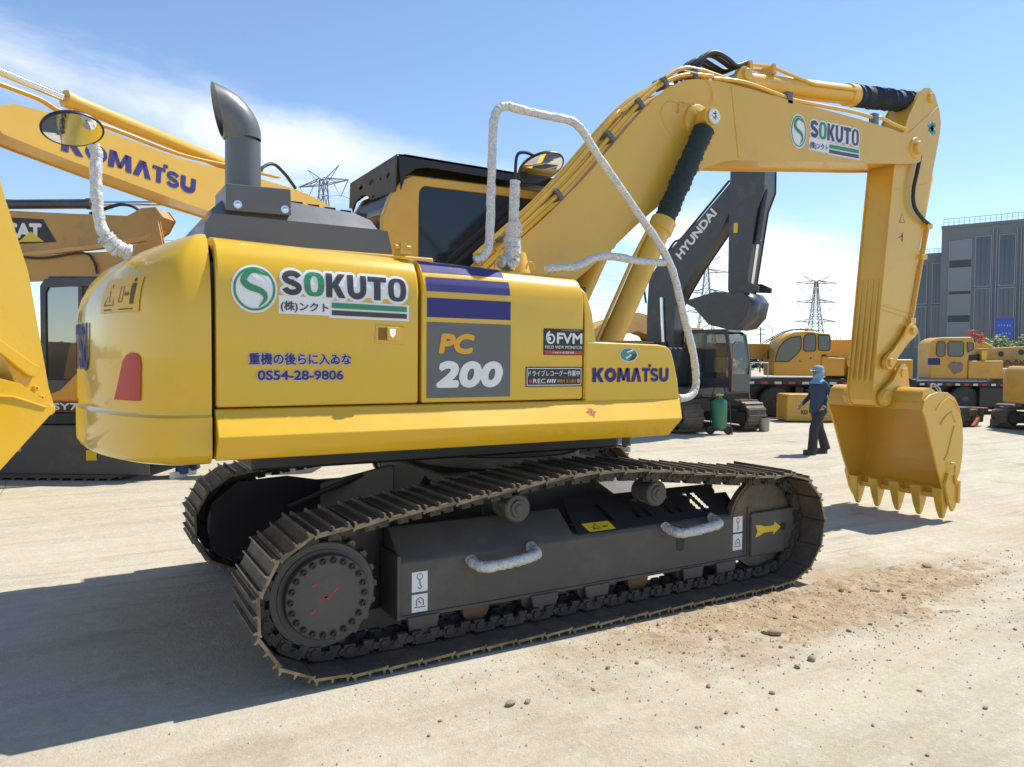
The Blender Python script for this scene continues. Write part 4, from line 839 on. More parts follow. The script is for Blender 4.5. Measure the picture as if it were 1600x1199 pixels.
# ================================================================== GROUND
def ground_mat():
    m = bpy.data.materials.new('dusty_concrete'); m.use_nodes = True; t = m.node_tree; b = t.nodes['Principled BSDF']
    co = N(t, 'ShaderNodeTexCoord')
    def noise(sc, det=6, rough=.6, dist=0, vec=None):
        n = N(t, 'ShaderNodeTexNoise'); n.inputs['Scale'].default_value = sc; n.inputs['Detail'].default_value = det; n.inputs['Roughness'].default_value = rough; n.inputs['Distortion'].default_value = dist
        t.links.new(vec or co.outputs['Object'], n.inputs['Vector']); return n.outputs['Fac']
    def rng(v, a, b_, lo=0, hi=1):
        k = N(t, 'ShaderNodeMapRange'); k.inputs['From Min'].default_value = a; k.inputs['From Max'].default_value = b_; k.inputs['To Min'].default_value = lo; k.inputs['To Max'].default_value = hi; t.links.new(v, k.inputs['Value']); return k.outputs[0]
    def mixc(f, a, c):
        x = N(t, 'ShaderNodeMix', data_type='RGBA'); t.links.new(f, x.inputs[0])
        for s_, v in ((6, a), (7, c)):
            if isinstance(v, tuple): x.inputs[s_].default_value = (*v, 1)
            else: t.links.new(v, x.inputs[s_])
        return x.outputs[2]
    def math_(op, a, c):
        x = N(t, 'ShaderNodeMath', operation=op)
        for i, v in enumerate((a, c)):
            if isinstance(v, (int, float)): x.inputs[i].default_value = v
            else: t.links.new(v, x.inputs[i])
        return x.outputs[0]
    c = mixc(rng(noise(.35, 8, .65), .3, .7), (.42,.37,.275), (.54,.485,.375))
    # streaks left by dragging and driving, along the yard
    mp = N(t, 'ShaderNodeMapping'); mp.inputs['Rotation'].default_value = (0,0,R(-24)); mp.inputs['Scale'].default_value = (.22,2.2,1); t.links.new(co.outputs['Object'], mp.inputs[0])
    c = mixc(rng(noise(1.1, 9, .68, .6, mp.outputs[0]), .46, .70, 0, .7), c, (.34,.295,.215))
    c = mixc(rng(noise(5, 9, .72, .3), .5, .74, 0, .6), c, (.60,.55,.44))
    c = mixc(rng(noise(1.9, 9, .7, .5, mp.outputs[0]), .52, .75, 0, .5), c, (.58,.53,.43))
    c = mixc(rng(noise(60, 5, .65), .56, .74, 0, .6), c, (.28,.225,.15))
    c = mixc(rng(noise(24, 8, .75, .2), .50, .72, 0, .5), c, (.64,.59,.48))
    c = mixc(rng(noise(13, 8, .75, .4), .54, .74, 0, .5), c, (.31,.265,.195))
    # brown soil trodden out along the near track and towards its front
    sx = N(t, 'ShaderNodeSeparateXYZ'); t.links.new(co.outputs['Object'], sx.inputs[0])
    dx = math_('DIVIDE', math_('SUBTRACT', sx.outputs[0], 1.75), 2.3); dy = math_('DIVIDE', math_('ADD', sx.outputs[1], 1.75), .75)
    d = math_('SQRT', math_('ADD', math_('MULTIPLY', dx, dx), math_('MULTIPLY', dy, dy)), 0)
    dd = math_('ADD', d, math_('MULTIPLY', math_('SUBTRACT', noise(2.6, 9, .72), .5), 2.6))
    c = mixc(rng(dd, 1.15, .35, 0, .85), c, mixc(rng(noise(14, 6, .7), .35, .65), (.31,.21,.115), (.47,.35,.215)))
    # fan-shaped scrapes left by slewing tracks
    for rot, scl, loc_ in ((R(35), (.5,9,1), (3,1,0)), (R(-62), (.6,11,1), (7,4,0))):
        m2 = N(t, 'ShaderNodeMapping'); m2.inputs['Rotation'].default_value = (0,0,rot); m2.inputs['Scale'].default_value = scl; m2.inputs['Location'].default_value = loc_; t.links.new(co.outputs['Object'], m2.inputs[0])
        sc_ = math_('MULTIPLY', rng(noise(1.0, 6, .6, 1.1, m2.outputs[0]), .54, .66), rng(noise(.45, 4, .6), .46, .62, 0, .55))
        c = mixc(sc_, c, (.30,.26,.19))
    # old dark stains
    c = mixc(rng(noise(1.1, 7, .62, .5), .60, .74, 0, .5), c, (.24,.205,.155))
    c = mixc(rng(noise(5.5, 4, .5, .3), .72, .78, 0, .55), c, (.15,.125,.095))
    # slab joints
    w = N(t, 'ShaderNodeMapping'); w.inputs['Location'].default_value = (-9.1+6.5, -4.33+4.5, 0); t.links.new(co.outputs['Object'], w.inputs[0])
    s2 = N(t, 'ShaderNodeSeparateXYZ'); t.links.new(w.outputs[0], s2.inputs[0])
    wob = math_('MULTIPLY', math_('SUBTRACT', noise(3, 6), .5), .05)
    def joint(o, L_):
        f = math_('ABSOLUTE', math_('SUBTRACT', math_('FRACT', math_('DIVIDE', math_('ADD', o, wob), L_), 0), .5), 0)
        return rng(math_('MULTIPLY', f, L_), .004, .012, 1, 0)
    j = math_('MAXIMUM', joint(s2.outputs[0], 13), joint(s2.outputs[1], 9))
    jm = math_('MULTIPLY', j, rng(noise(1.3, 4), .35, .6, .15, .75))
    c = mixc(jm, c, (.16,.135,.10))
    t.links.new(c, b.inputs['Base Color']); b.inputs['Roughness'].default_value = .9; b.inputs['Specular IOR Level'].default_value = .25
    h = math_('ADD', math_('MULTIPLY', noise(9, 10, .7), .7), math_('MULTIPLY', noise(70, 5, .7), .35))
    h = math_('ADD', h, math_('MULTIPLY', rng(dd, 1.15, .35), math_('MULTIPLY', noise(26, 8, .75), .9)))
    h = math_('SUBTRACT', h, math_('MULTIPLY', jm, .8))
    k = N(t, 'ShaderNodeBump'); k.inputs['Strength'].default_value = .7; k.inputs['Distance'].default_value = .035; t.links.new(h, k.inputs['Height']); t.links.new(k.outputs[0], b.inputs['Normal'])
    return m
gm = MB(); gm.add([(-1500,-1500,0),(1500,-1500,0),(1500,1500,0),(-1500,1500,0)], [(0,1,2,3)])
tag(gm.build('ground', ground_mat(), None, 0), 'pale dusty concrete yard', None, kind='structure')
# ================================================================== OTHER MACHINES IN THE YARD
OCH = mat('weathered_yellow_paint', (.62,.34,.05), .45, var=.12, vscale=2.5, dirt=(.36,.22,.07), dscale=2.2, dlo=.5, dhi=.8)
BROWNY = mat('dull_yellow_brown_paint', (.50,.29,.075), .5, var=.1, vscale=2.5, dirt=(.27,.18,.09), dscale=2.5, dlo=.5, dhi=.8)
ORG = mat('orange_yellow_paint', (.68,.34,.03), .42, var=.08, vscale=2, dirt=(.45,.25,.06), dscale=1.8, dlo=.52, dhi=.85)
CHAR = mat('charcoal_machine_paint', (.042,.046,.055), .38, var=.15, vscale=3, coat=.15, dirt=(.09,.085,.08), dscale=2)
BGLASS = mat('cab_glass', (.05,.07,.075), .08, spec=.8)
CGLASS = mat('clear_cab_glass', (.06,.08,.085), .05, alpha=.42, spec=.7)
TYRE = mat('dusty_tyre', (.055,.052,.05), .8, var=.3, vscale=8)
RIM = mat('grey_rim', (.23,.24,.25), .5, var=.2)
def belt(parent, L, yc, h, w, m, n=44, z0=0):
    """one crawler belt with raised grousers, rounded ends"""
    r = h/2; per = 2*(L-h) + math.pi*h; pts = []
    def at_(s):
        s %= per; a = L-h
        if s < a: return (-a/2+s, 0), (0, -1)
        s -= a
        if s < math.pi*r: t = -math.pi/2 + s/r; return (a/2+r*math.cos(t), r+r*math.sin(t)), (math.cos(t), math.sin(t))
        s -= math.pi*r
        if s < a: return (a/2-s, h), (0, 1)
        s -= a; t = math.pi/2 + s/r; return (-a/2+r*math.cos(t), r+r*math.sin(t)), (math.cos(t), math.sin(t))
    out, inn_ = [], []
    for i in range(n):
        for f, up in ((0,0),(.55,0),(.6,.035),(.85,.035),(.9,0)):
            (x, z), (nx, nz) = at_((i+f)*per/n); out.append((x+nx*(up-.035), z+nz*(up-.035)+z0)); inn_.append((x-nx*.09, z-nz*.09+z0))
    k = len(out); mb = MB(); vs = [(x, yc-w/2, z) for x, z in out] + [(x, yc+w/2, z) for x, z in out] + [(x, yc-w/2, z) for x, z in inn_] + [(x, yc+w/2, z) for x, z in inn_]
    fs = []
    for i in range(k):
        j = (i+1) % k; fs += [(i, j, k+j, k+i), (2*k+i, 3*k+i, 3*k+j, 2*k+j), (i, 2*k+i, 2*k+j, j), (k+i, k+j, 3*k+j, 3*k+i)]
    b = mb.add(vs, fs).build('crawler_belt', m, parent, smooth=0)
    for x in (-(L-h)/2, (L-h)/2): MB().lathe((x, yc-w*.22, r+z0), (0,1,0), [(0,r*.5),(.03,r*.78),(w*.44-.03,r*.78),(w*.44,r*.5)], 24).build('track_wheel', DARK, parent)
    MB().box(-(L-h)/2-.1, (L-h)/2+.1, yc-w*.3, yc+w*.3, z0+.16, z0+h*.62).build('track_frame', DARK, parent, bevel=.02)
def plate3(parent, name, pts, y0, y1, m, t=.02, inset=.02):
    return MB().prism(pts, y0, y0+t).prism(pts, y1-t, y1).prism(offset(pts, inset), y0+t, y1-t).build(name, m, parent, smooth=25)
def ram(parent, p0, p1, r, frac, m, name='hydraulic_cylinder'):
    p0, p1 = Vector(p0), Vector(p1); L = (p1-p0).length
    o = MB().lathe(p0, p1-p0, [(0,r*.8),(.03,r),(L*frac-.1,r),(L*frac-.09,r*1.18),(L*frac,r*1.18),(L*frac,r*.6)], 18).build(name, m, parent, smooth=40)
    MB().cyl(p0+(p1-p0)*frac, p1, r*.5, n=12).build('rod', CHROME, o)
    return o
def house(parent, m, x0=-2.5, x1=.35, hw=1.3, z0=1.05, z1=2.15, dark=None):
    """revolving upper body: rounded tail, engine hood, frame and bearing"""
    tail = [(x1,-hw),(x0+.5,-hw),(x0+.22,-hw*.9),(x0+.06,-hw*.6),(x0,0),(x0+.06,hw*.6),(x0+.22,hw*.9),(x0+.5,hw),(x1,hw)]
    MB().prism(tail, z0+.06, z1, 'xy').build('body', m, parent, bevel=.09, seg=3)
    MB().box(x0+.4, x1+1.2, -hw*.95, hw*.95, z0-.1, z0+.06).build('frame', DARK, parent)
    MB().cyl((0,0,z0-.35), (0,0,z0-.1), .6, n=28).build('swing_bearing', DARK, parent)
    MB().box(x0+.5, x1-.8, -hw*.55, hw*.6, z1, z1+.14).build('hood', dark or m, parent, bevel=.04)
    MB().box(-.7, .7, -.9, .9, .45, .8).build('centre_frame', DARK, parent)
def cabin(parent, m, x0, x1, y0, y1, z0, z1):
    prof = [(x0,z0),(x0,z1-.1),(x0+.1,z1),(x1-.28,z1),(x1-.12,z1-.12),(x1,z0+.8),(x1,z0)]
    w = offset(prof, .09); w = [(a, max(b, z0+.35)) for a, b in w]
    c = MB().prism(prof, y0, y0+.05).prism(prof, y1-.05, y1).build('cab_side', m, parent, bevel=.01) if False else None
    for y, yy in ((y0, y0+.06), (y1-.06, y1)):
        f = ring_frame(prof, w, y, yy).build('cab_frame', m, parent, bevel=.01); MB().prism(offset(w, -.004), y+.02, y+.03).build('window', CGLASS, f)
    MB().prism([(x0+.05,z1-.05),(x0+.1,z1+.015),(x1-.28,z1+.015),(x1-.2,z1-.06)], y0+.06, y1-.06).build('cab_roof', m, parent, bevel=.02)
    MB().box(x0, x0+.05, y0+.06, y1-.06, z0, z0+.8).build('cab_panel', m, parent)
    MB().box(x1-.05, x1, y0+.06, y1-.06, z0, z0+.45).build('cab_panel', m, parent)
    MB().prism([(x1-.02,z0+.45),(x1-.005,z0+.8),(x1-.13,z1-.12),(x1-.15,z1-.12),(x1-.03,z0+.8),(x1-.04,z0+.45)], y0+.06, y1-.06).build('windscreen', CGLASS, parent)
    MB().box(x0+.002, x0+.02, y0+.06, y1-.06, z0+.8, z1-.08).build('rear_window', CGLASS, parent)
    MB().box((x0+x1)/2-.3, (x0+x1)/2+.15, (y0+y1)/2-.25, (y0+y1)/2+.25, z0+.3, z0+.5).box((x0+x1)/2-.35, (x0+x1)/2-.22, (y0+y1)/2-.25, (y0+y1)/2+.25, z0+.5, z0+1.1).build('seat', BLACK, parent, bevel=.03)
def toothed_bucket(parent, pts, y0, y1, m, lip):
    """pts: side outline, shell open between the last and first point; lip: (x, z) of the cutting edge, teeth towards (dx, dz)"""
    for y in (y0, y1-.03): MB().prism(pts, y, y+.03).build('bucket_side', m, parent, bevel=.006)
    n_ = len(pts); rings = [[(x, y, z) for x, z in pts] for y in (y0+.03, y1-.03)]
    b = MB().loft(rings, closed=False, caps=False).build('bucket_shell', m, parent, smooth=30); s = b.modifiers.new('thick', 'SOLIDIFY'); s.thickness = .03
    (lx, lz), (dx, dz) = lip
    for k in range(5):
        y = y0+.09+(y1-y0-.18)*k/4; d = Vector((dx,0,dz)).normalized(); u = Vector((0,1,0)); w = d.cross(u); c = Vector((lx,y,lz))
        MB().loft([[c-d*.08+u*.05*i+w*.035*j for i, j in ((-1,-1),(1,-1),(1,1),(-1,1))], [c+d*.08+u*.04*i+w*.03*j for i, j in ((-1,-1),(1,-1),(1,1),(-1,1))], [c+d*.2+u*.025*i+w*.008*j for i, j in ((-1,-1),(1,-1),(1,1),(-1,1))]]).build('tooth', m, parent)
def word(txt, w, h, bold, origin, ux, uz, nrm, name, m, parent, lift=.006):
    sh = glyphs(txt, w, h, bold) if isinstance(txt, str) else txt
    o, ux, uz, nrm = Vector(origin), Vector(ux).normalized(), Vector(uz).normalized(), Vector(nrm).normalized()
    return flat(sh, lambda u, v, l: tuple(o+ux*u+uz*v+nrm*l), name, m, parent, lift)

# ---- yellow excavator behind the left of the foreground one: boom reaching over to the left, arm and bucket hanging at the picture edge
K2 = thing('excavator', 'yellow excavator whose long boom with blue lettering and hanging arm fill the left edge', 'excavator', (2.849,10.191,0), -2.5639)
bpts = [(-.2,2.3)] + dense([(.2,2.75),(1.1,3.9),(1.75,4.55),(2.3,4.74),(3.0,4.83),(3.7,4.84),(4.44,4.84),(5.49,4.80),(6.56,4.87),(7.5,4.90)], 3) + [(7.95,4.88),(8.15,4.78),(8.2,4.62),(8.08,4.48),(7.7,4.42),(6.65,4.28),(5.35,4.13),(4.4,4.05)] + dense([(3.6,3.95),(2.9,3.65),(2.2,3.15),(1.5,2.5),(.9,2.05)], 3) + [(.2,1.9),(-.2,2.0)]
b2 = plate3(K2, 'boom', bpts, -.25, .25, YARM)
_k = komatsu(2.12, .235); word(_k, 0, 0, 0, (7.36,.25,4.46), (-1,0,-.075), (-.075,0,1), (0,1,0), 'lettering', BLUE, b2)
ram(K2, (4.0,0,4.95), (8.25,0,5.33), .10, .74, YARM, 'arm_cylinder')
for k, y in enumerate((.14,.2)): MB().tube(crom([(3.4,y,4.98),(4.5,y,4.93),(5.5,y,4.88),(6.6,y,4.96),(7.3,y,4.98),(7.6,y,5.06),(8.2,y,5.10)], 4), .02, 8).build('boom_pipe', YARM, b2)
MB().tube(crom([(2.9,.1,4.9),(3.2,.12,5.1),(3.5,.14,5.2),(3.75,.14,5.08),(3.8,.14,4.96)], 5), .03, 8).build('hydraulic_hose', RUBBER, K2)
apts = [(8.55,5.35),(8.72,5.30),(8.75,4.95),(8.68,4.4),(8.55,3.6),(8.2,2.2),(7.9,1.35),(7.68,1.06),(7.53,1.03),(7.45,1.14),(7.52,1.38),(7.76,2.85),(8.02,3.7),(8.18,4.3),(8.38,4.9)]
a2 = plate3(K2, 'arm', apts, -.19, .19, YEL)
for p, q in (((7.54,1.10),.075),((7.74,1.60),.06),((7.70,1.38),.035),((7.63,1.26),.03)):
    MB().lathe((p[0],.19,p[1]), (0,1,0), [(0,q),(.05,q),(.055,q*.7),(.055,q*.35),(.03,q*.35)], 18).build('pin', YEL, K2)
for q0, q1 in ((.20,.26),(-.26,-.20)): MB().prism([(7.66,1.65),(7.76,1.70),(8.39,2.17),(8.44,2.07),(7.82,1.55),(7.72,1.51)], q0, q1).build('arm_link', YEL, K2, bevel=.01)
toothed_bucket(K2, [(7.62,1.12),(8.05,1.45),(8.55,1.60),(8.95,1.4),(9.15,1.0),(9.05,.55),(8.75,.32),(8.40,.28),(8.30,.42)], -.5, .5, YEL, ((8.36,.32), (-.15,-1)))
MB().tube([(7.75,.50,1.15),(8.15,.51,1.30),(8.4,.51,1.32)], .02, 6).build('bucket_rib', YEL, K2)
house(K2, YEL, -2.6, .3); belt(K2, 4.2, -1.2, .95, .6, STEEL); belt(K2, 4.2, 1.2, .95, .6, STEEL); cabin(K2, YEL, -.4, 1.2, -1.3, -.35, 1.1, 2.95)
ram(K2, (.7,.42,1.6), (2.75,.42,4.0), .095, .6, YEL, 'boom_cylinder'); ram(K2, (.7,-.42,1.6), (2.75,-.42,4.0), .095, .6, YEL, 'boom_cylinder')

# ---- yellow excavator seen through the cab glass
K3 = thing('excavator', 'yellow excavator glimpsed through the cab rear window, part of its lettering showing', 'excavator', (6.3,14.3,0), R(175))
b3 = plate3(K3, 'boom', [(-.2,2.2),(.6,2.9),(1.5,3.6),(2.4,3.95),(4.6,4.05),(6.0,3.95),(6.05,3.65),(4.6,3.45),(2.9,3.35),(2.0,2.9),(1.0,2.1),(.2,1.9)], -.24, .24, OCH)
_k = komatsu(2.3, .30); word(_k, 0, 0, 0, (4.9,.24,3.6), (-1,0,0), (0,0,1), (0,1,0), 'lettering', BLUE, b3)
plate3(K3, 'arm', [(6.0,4.4),(6.3,4.3),(6.25,3.5),(5.9,1.6),(5.65,1.2),(5.5,1.4),(5.6,3.4),(5.7,4.0)], -.17, .17, OCH)
toothed_bucket(K3, [(5.55,1.3),(6.0,1.5),(6.35,1.2),(6.4,.8),(6.2,.45),(5.9,.25)], -.5, .5, OCH, ((5.9,.25), (-.2,-1)))
house(K3, OCH); belt(K3, 4.1, -1.2, .92, .6, STEEL); belt(K3, 4.1, 1.2, .92, .6, STEEL); cabin(K3, OCH, -.4, 1.1, .3, 1.3, 1.1, 2.9)

# ---- brown-yellow excavator at the far left: boom over the arm, black cylinder on top
K4 = thing('excavator', 'dull brown yellow excavator with black and white boom badge, behind the hanging arm', 'excavator', (-6.82,12.339,0), -.5762)
bp4 = [(-.1,2.1),(.4,2.9),(1.2,3.8),(2.2,4.32),(3.33,4.31),(4.55,4.25),(5.6,4.21),(5.85,4.34),(6.1,4.36),(6.22,4.2),(6.1,3.98),(5.93,3.87),(4.88,3.70),(3.55,3.56),(2.6,3.35),(1.7,2.8),(.9,2.1),(.3,1.85)]
b4 = plate3(K4, 'boom', bp4, -.24, .24, BROWNY)
word(poly2([(3.25,4.20),(4.10,4.15),(4.34,3.76),(3.25,3.70)]), 0, 0, 0, (0,-.24,0), (1,0,0), (0,0,1), (0,-1,0), 'badge_plate', BLK, b4, .006)
word(shift2(glyphs('CAT', .68, .27, .07), 0, 0), 0, 0, 0, (3.40,-.24,3.83), (1,0,-.03), (0,0,1), (0,-1,0), 'lettering', WHITE, b4, .010)
word(poly2([(3.66,3.76),(4.12,3.765),(3.89,3.94)]), 0, 0, 0, (0,-.24,0), (1,0,0), (0,0,1), (0,-1,0), 'badge_triangle', mat('yellow_vinyl', (.75,.52,.02), .4), b4, .014)
o4 = ram(K4, (1.9,0,4.45), (6.15,0,4.47), .085, .69, CHAR, 'arm_cylinder')
for y in (-.13,-.19): MB().tube(crom([(4.9,y,4.26),(5.2,y,4.36),(5.45,y,4.42),(5.7,y,4.36),(5.85,y,4.2),(5.85,y,4.0)], 5), .022, 8).build('hydraulic_hose', RUBBER, K4)
a4 = plate3(K4, 'arm', [(6.2,4.1),(6.0,3.75),(5.35,3.58),(3.61,3.51),(2.4,3.3),(2.2,3.05),(3.6,3.06),(4.9,3.10),(5.5,3.2),(6.3,3.6)], -.36, -.26, BROWNY)
MB().tube(crom([(3.6,-.38,3.5),(4.2,-.4,3.46),(4.9,-.4,3.55),(5.1,-.4,3.4),(5.15,-.4,3.2)], 5), .02, 8).build('hydraulic_hose', RUBBER, K4)
house(K4, BROWNY); belt(K4, 4.1, -1.2, .92, .6, STEEL); belt(K4, 4.1, 1.2, .92, .6, STEEL); cabin(K4, BROWNY, -.4, 1.1, .3, 1.3, 1.1, 2.9)
toothed_bucket(K4, [(2.3,3.1),(2.0,3.2),(1.6,2.9),(1.5,2.5),(1.75,2.2),(2.1,2.1)], -.85, -.05, BROWNY, ((2.1,2.1), (1,-.1)))
ram(K4, (.7,.42,1.5), (2.2,.42,3.7), .09, .6, BROWNY, 'boom_cylinder'); ram(K4, (.7,-.42,1.5), (2.2,-.42,3.7), .09, .6, BROWNY, 'boom_cylinder')

# ---- small orange yellow excavator with cab, lettering SY75C low on its side
K5 = thing('compact_excavator', 'compact excavator with clear glass cab and dark tracks, behind the counterweight', 'excavator', (-3.495,7.399,0), -.5263)
cp = [(.05,1.10),(.05,2.80),(.12,2.90),(.62,2.93),(1.25,2.90),(1.33,2.80),(1.36,1.9),(1.34,1.10)]
cw5 = [(.13,1.45),(.13,2.70),(.17,2.78),(.62,2.80),(1.20,2.77),(1.25,2.70),(1.27,1.9),(1.26,1.45)]
for y, yy in ((-.06,0),(.94,1.0)):
    f5 = ring_frame(cp, cw5, y, yy).build('cab_frame', CHAR, K5, bevel=.01)
    g5 = MB().prism(cw5, y+.02, y+.027).build('window', TINT, f5)
MB().box(.60,.66,-.055,-.005,1.45,2.80).build('cab_pillar', CHAR, K5)
MB().prism([(.1,2.86),(.12,2.95),(1.26,2.95),(1.33,2.84)], 0, .94).build('cab_roof', CHAR, K5, bevel=.03)
MB().box(.5,.75,.2,.75,1.5,1.75).box(.42,.55,.2,.75,1.75,2.4).build('seat', BLACK, K5, bevel=.04)
MB().box(.9,1.1,.2,.4,1.4,2.1).box(.9,1.1,.6,.8,1.4,2.1).cyl((.95,.3,2.1), (.98,.3,2.32), .03, n=8).cyl((.95,.7,2.1), (.98,.7,2.32), .03, n=8).build('control_levers', GREY, K5, bevel=.02)
MB().prism([(-1.5,.98),(-1.5,1.7),(-1.2,1.95),(.0,1.95),(.05,1.45),(.42,1.45),(.55,1.62),(.75,1.70),(2.0,1.70),(2.0,.98)], -.10, 1.9).build('body', ORG, K5, bevel=.05) if False else None
body5 = MB().prism([(-1.5,1.0),(-1.5,1.8),(-1.2,2.0),(.03,2.0),(.03,1.0)], -.08, 1.9).prism([(.05,1.0),(.05,1.18),(.35,1.30),(.62,1.58),(.85,1.66),(1.38,1.66),(1.38,1.0)], -.095, -.062).build('body', ORG, K5, bevel=.02)
MB().box(-1.5,1.45,-.11,-.10,.98,1.14).build('red_band', mat('red_band_paint', (.45,.04,.02), .45), K5)
MB().box(.22,1.30,-.118,-.112,1.0,1.12).build('band_plate', BLK, K5)
word('SY75C', .62, .105, .05, (.26,-.118,1.008), (1,0,0), (0,0,1), (0,-1,0), 'lettering', WHITE, K5, .004)
MB().box(-1.3,1.3,0,1.8,.82,1.0).build('frame', DARK, K5)
belt(K5, 3.0, .05, .80, .5, DARK, 40); belt(K5, 3.0, 1.65, .80, .5, DARK, 40)
MB().box(-1.7,1.7,-.24,-.22,.10,.80).build('side_guard', DARK, K5, bevel=.02)
MB().box(-1.55,1.9,-.20,1.7,.80,.97).build('turntable_skirt', BLACK, K5, bevel=.02)
MB().box(1.40,1.95,-.09,1.8,.98,1.75).build('engine_bay', ORG, K5, bevel=.05)
word(rect2(0,.17,0,.16), 0, 0, 0, (-.30,-.24,.42), (1,0,0), (0,0,1), (0,-1,0), 'label_plate', mat('pale_pink_label', (.62,.45,.42), .5), K5, .004)
word(rect2(0,.15,0,.15), 0, 0, 0, (.80,-.24,.30), (1,0,0), (0,0,1), (0,-1,0), 'label_plate', mat('yellow_vinyl', (.75,.52,.02), .4), K5, .004)
plate3(K5, 'boom', [(1.0,1.3),(1.3,1.9),(2.4,3.2),(3.2,3.5),(4.1,3.3),(4.15,3.05),(3.2,3.1),(2.7,2.8),(1.7,1.5),(1.3,1.2)], 1.15, 1.42, ORG)
plate3(K5, 'arm', [(4.0,3.6),(4.2,3.5),(4.1,2.8),(3.8,1.3),(3.6,1.3),(3.75,3.0)], 1.18, 1.39, ORG)
toothed_bucket(K5, [(3.65,1.3),(4.0,1.35),(4.2,1.05),(4.15,.7),(3.9,.45),(3.65,.4)], .95, 1.6, ORG, ((3.65,.4), (-.8,-.5)))

# ---- charcoal excavator with raised boom
K6 = thing('excavator', 'charcoal grey excavator with raised boom lettered in white, beyond the toolbox', 'excavator', (11.104,9.791,0), -1.3188)
b6 = plate3(K6, 'boom', [(-.92,2.0),(-.92,3.3),(-.88,3.95),(-.76,4.2),(-.41,4.62),(.67,5.48),(1.6,6.33),(2.05,6.72),(2.35,6.70),(2.36,6.45),(1.85,6.0),(1.58,5.61),(1.23,5.0),(.55,4.15),(.22,3.66),(-.02,3.28),(-.05,2.0)], -.25, .25, CHAR)
d6 = Vector((1.10,0,1.12)).normalized(); n6 = Vector((-d6.z,0,d6.x))
word('HYUNDAI', 1.52, .25, .05, Vector((.20,-.25,4.50))-d6*.06+n6*.02, d6, n6, (0,-1,0), 'lettering', WHITE, b6, .012)
a6 = plate3(K6, 'arm', [(1.58,6.55),(1.75,6.95),(2.25,6.98),(2.5,6.5),(2.50,5.96),(2.32,5.51),(2.02,3.5),(1.9,3.35),(1.65,3.4),(1.57,3.6),(1.56,5.61)], -.42, -.26, CHAR) if False else plate3(K6, 'arm', [(1.58,6.55),(1.75,6.95),(2.25,6.98),(2.5,6.5),(2.50,5.96),(2.32,5.51),(2.02,3.5),(1.9,3.35),(1.65,3.4),(1.57,3.6),(1.56,5.61)], -.31, .31, CHAR)
word(rect2(0,.11,0,.25), 0, 0, 0, (1.70,-.312,5.0), (1,0,0), (0,0,1), (0,-1,0), 'label_plate', mat('yellow_vinyl', (.75,.52,.02), .4), a6, .005)
ram(K6, (2.44,-.15,6.0), (2.12,-.15,3.6), .08, .55, CHAR, 'bucket_cylinder')
MB().prism([(1.95,3.75),(2.15,3.75),(2.42,3.62),(2.4,3.5),(1.9,3.55)], -.36, -.3).prism([(1.95,3.75),(2.15,3.75),(2.42,3.62),(2.4,3.5),(1.9,3.55)], .3, .36).build('bucket_link', CHAR, K6)
toothed_bucket(K6, [(1.30,3.55),(1.60,3.52),(2.10,3.48),(2.28,3.25),(2.2,2.88),(1.95,2.62),(1.70,2.58),(1.15,2.72),(.72,3.16),(.36,3.34)], -.5, .5, CHAR, ((.36,3.36), (-1,.12)))
house(K6, CHAR, -2.6, .2); cabin(K6, CHAR, .05, 1.45, .15, 1.15, 1.0, 2.62)
_before = set(bpy.data.objects); belt(K6, 3.8, -1.05, .80, .6, STEEL); belt(K6, 3.8, 1.0, .80, .6, STEEL)
for _o in set(bpy.data.objects)-_before:
    if _o.parent == K6: _o.rotation_euler.z = R(-18)
MB().tube(crom([(-1.0,-.2,3.4),(-1.08,-.2,4.0),(-.85,-.2,4.35),(-.5,-.2,4.55)], 5), .03, 8).tube(crom([(-.3,-.2,4.75),(-.1,-.2,4.98),(.1,-.2,5.05),(.5,-.2,5.42),(1.5,-.2,6.36)], 4), .03, 8).build('hydraulic_hose', RUBBER, K6)
MB().cyl((-.35,-.29,2.3), (-.42,-.29,3.5), .055, n=12).build('rod', CHROME, K6); MB().cyl((-.35,-.29,1.3), (-.35,-.29,2.3), .09, n=16).build('boom_cylinder', CHAR, K6)
MB().tube([(1.5,.1,1.05),(1.5,.1,2.2),(1.5,.25,2.3)], .018, 6).tube([(1.55,.9,.95),(1.62,.9,.6),(1.72,.9,.5)], .02, 6).build('handrail', mat('rust_orange_rail', (.35,.14,.05), .6), K6)
# ---- brown machine behind the boom cylinder, and the yellow one at the right edge
K7 = thing('excavator', 'ochre excavator mostly hidden behind the boom cylinder, humped hood and looped white hose', 'excavator', (14.9,14.6,0), R(200))
house(K7, BROWNY, -2.6, .6, 1.3, 1.1, 2.3)
b7 = plate3(K7, 'boom', [(-.3,2.2),(.3,2.75),(1.2,3.25),(2.4,3.35),(4.5,2.9),(5.6,2.4),(5.6,2.1),(4.4,2.4),(2.4,2.75),(1.5,2.6),(.8,2.1),(.2,1.9)], -.24, .24, BROWNY)
plate3(K7, 'arm', [(5.5,2.8),(5.8,2.6),(5.5,1.6),(4.4,.8),(4.3,1.0),(5.2,2.0)], -.18, .18, BROWNY)
belt(K7, 4.1, -1.2, .92, .6, STEEL); belt(K7, 4.1, 1.2, .92, .6, STEEL); cabin(K7, BROWNY, -.3, 1.1, .3, 1.3, 1.1, 2.9)
MB().tube(crom([(1.35,.55,2.0),(1.37,.55,2.55),(1.5,.55,2.72),(1.63,.55,2.55),(1.75,.55,2.0)], 5), .05, 8).build('white_hose', PLAST, K7)

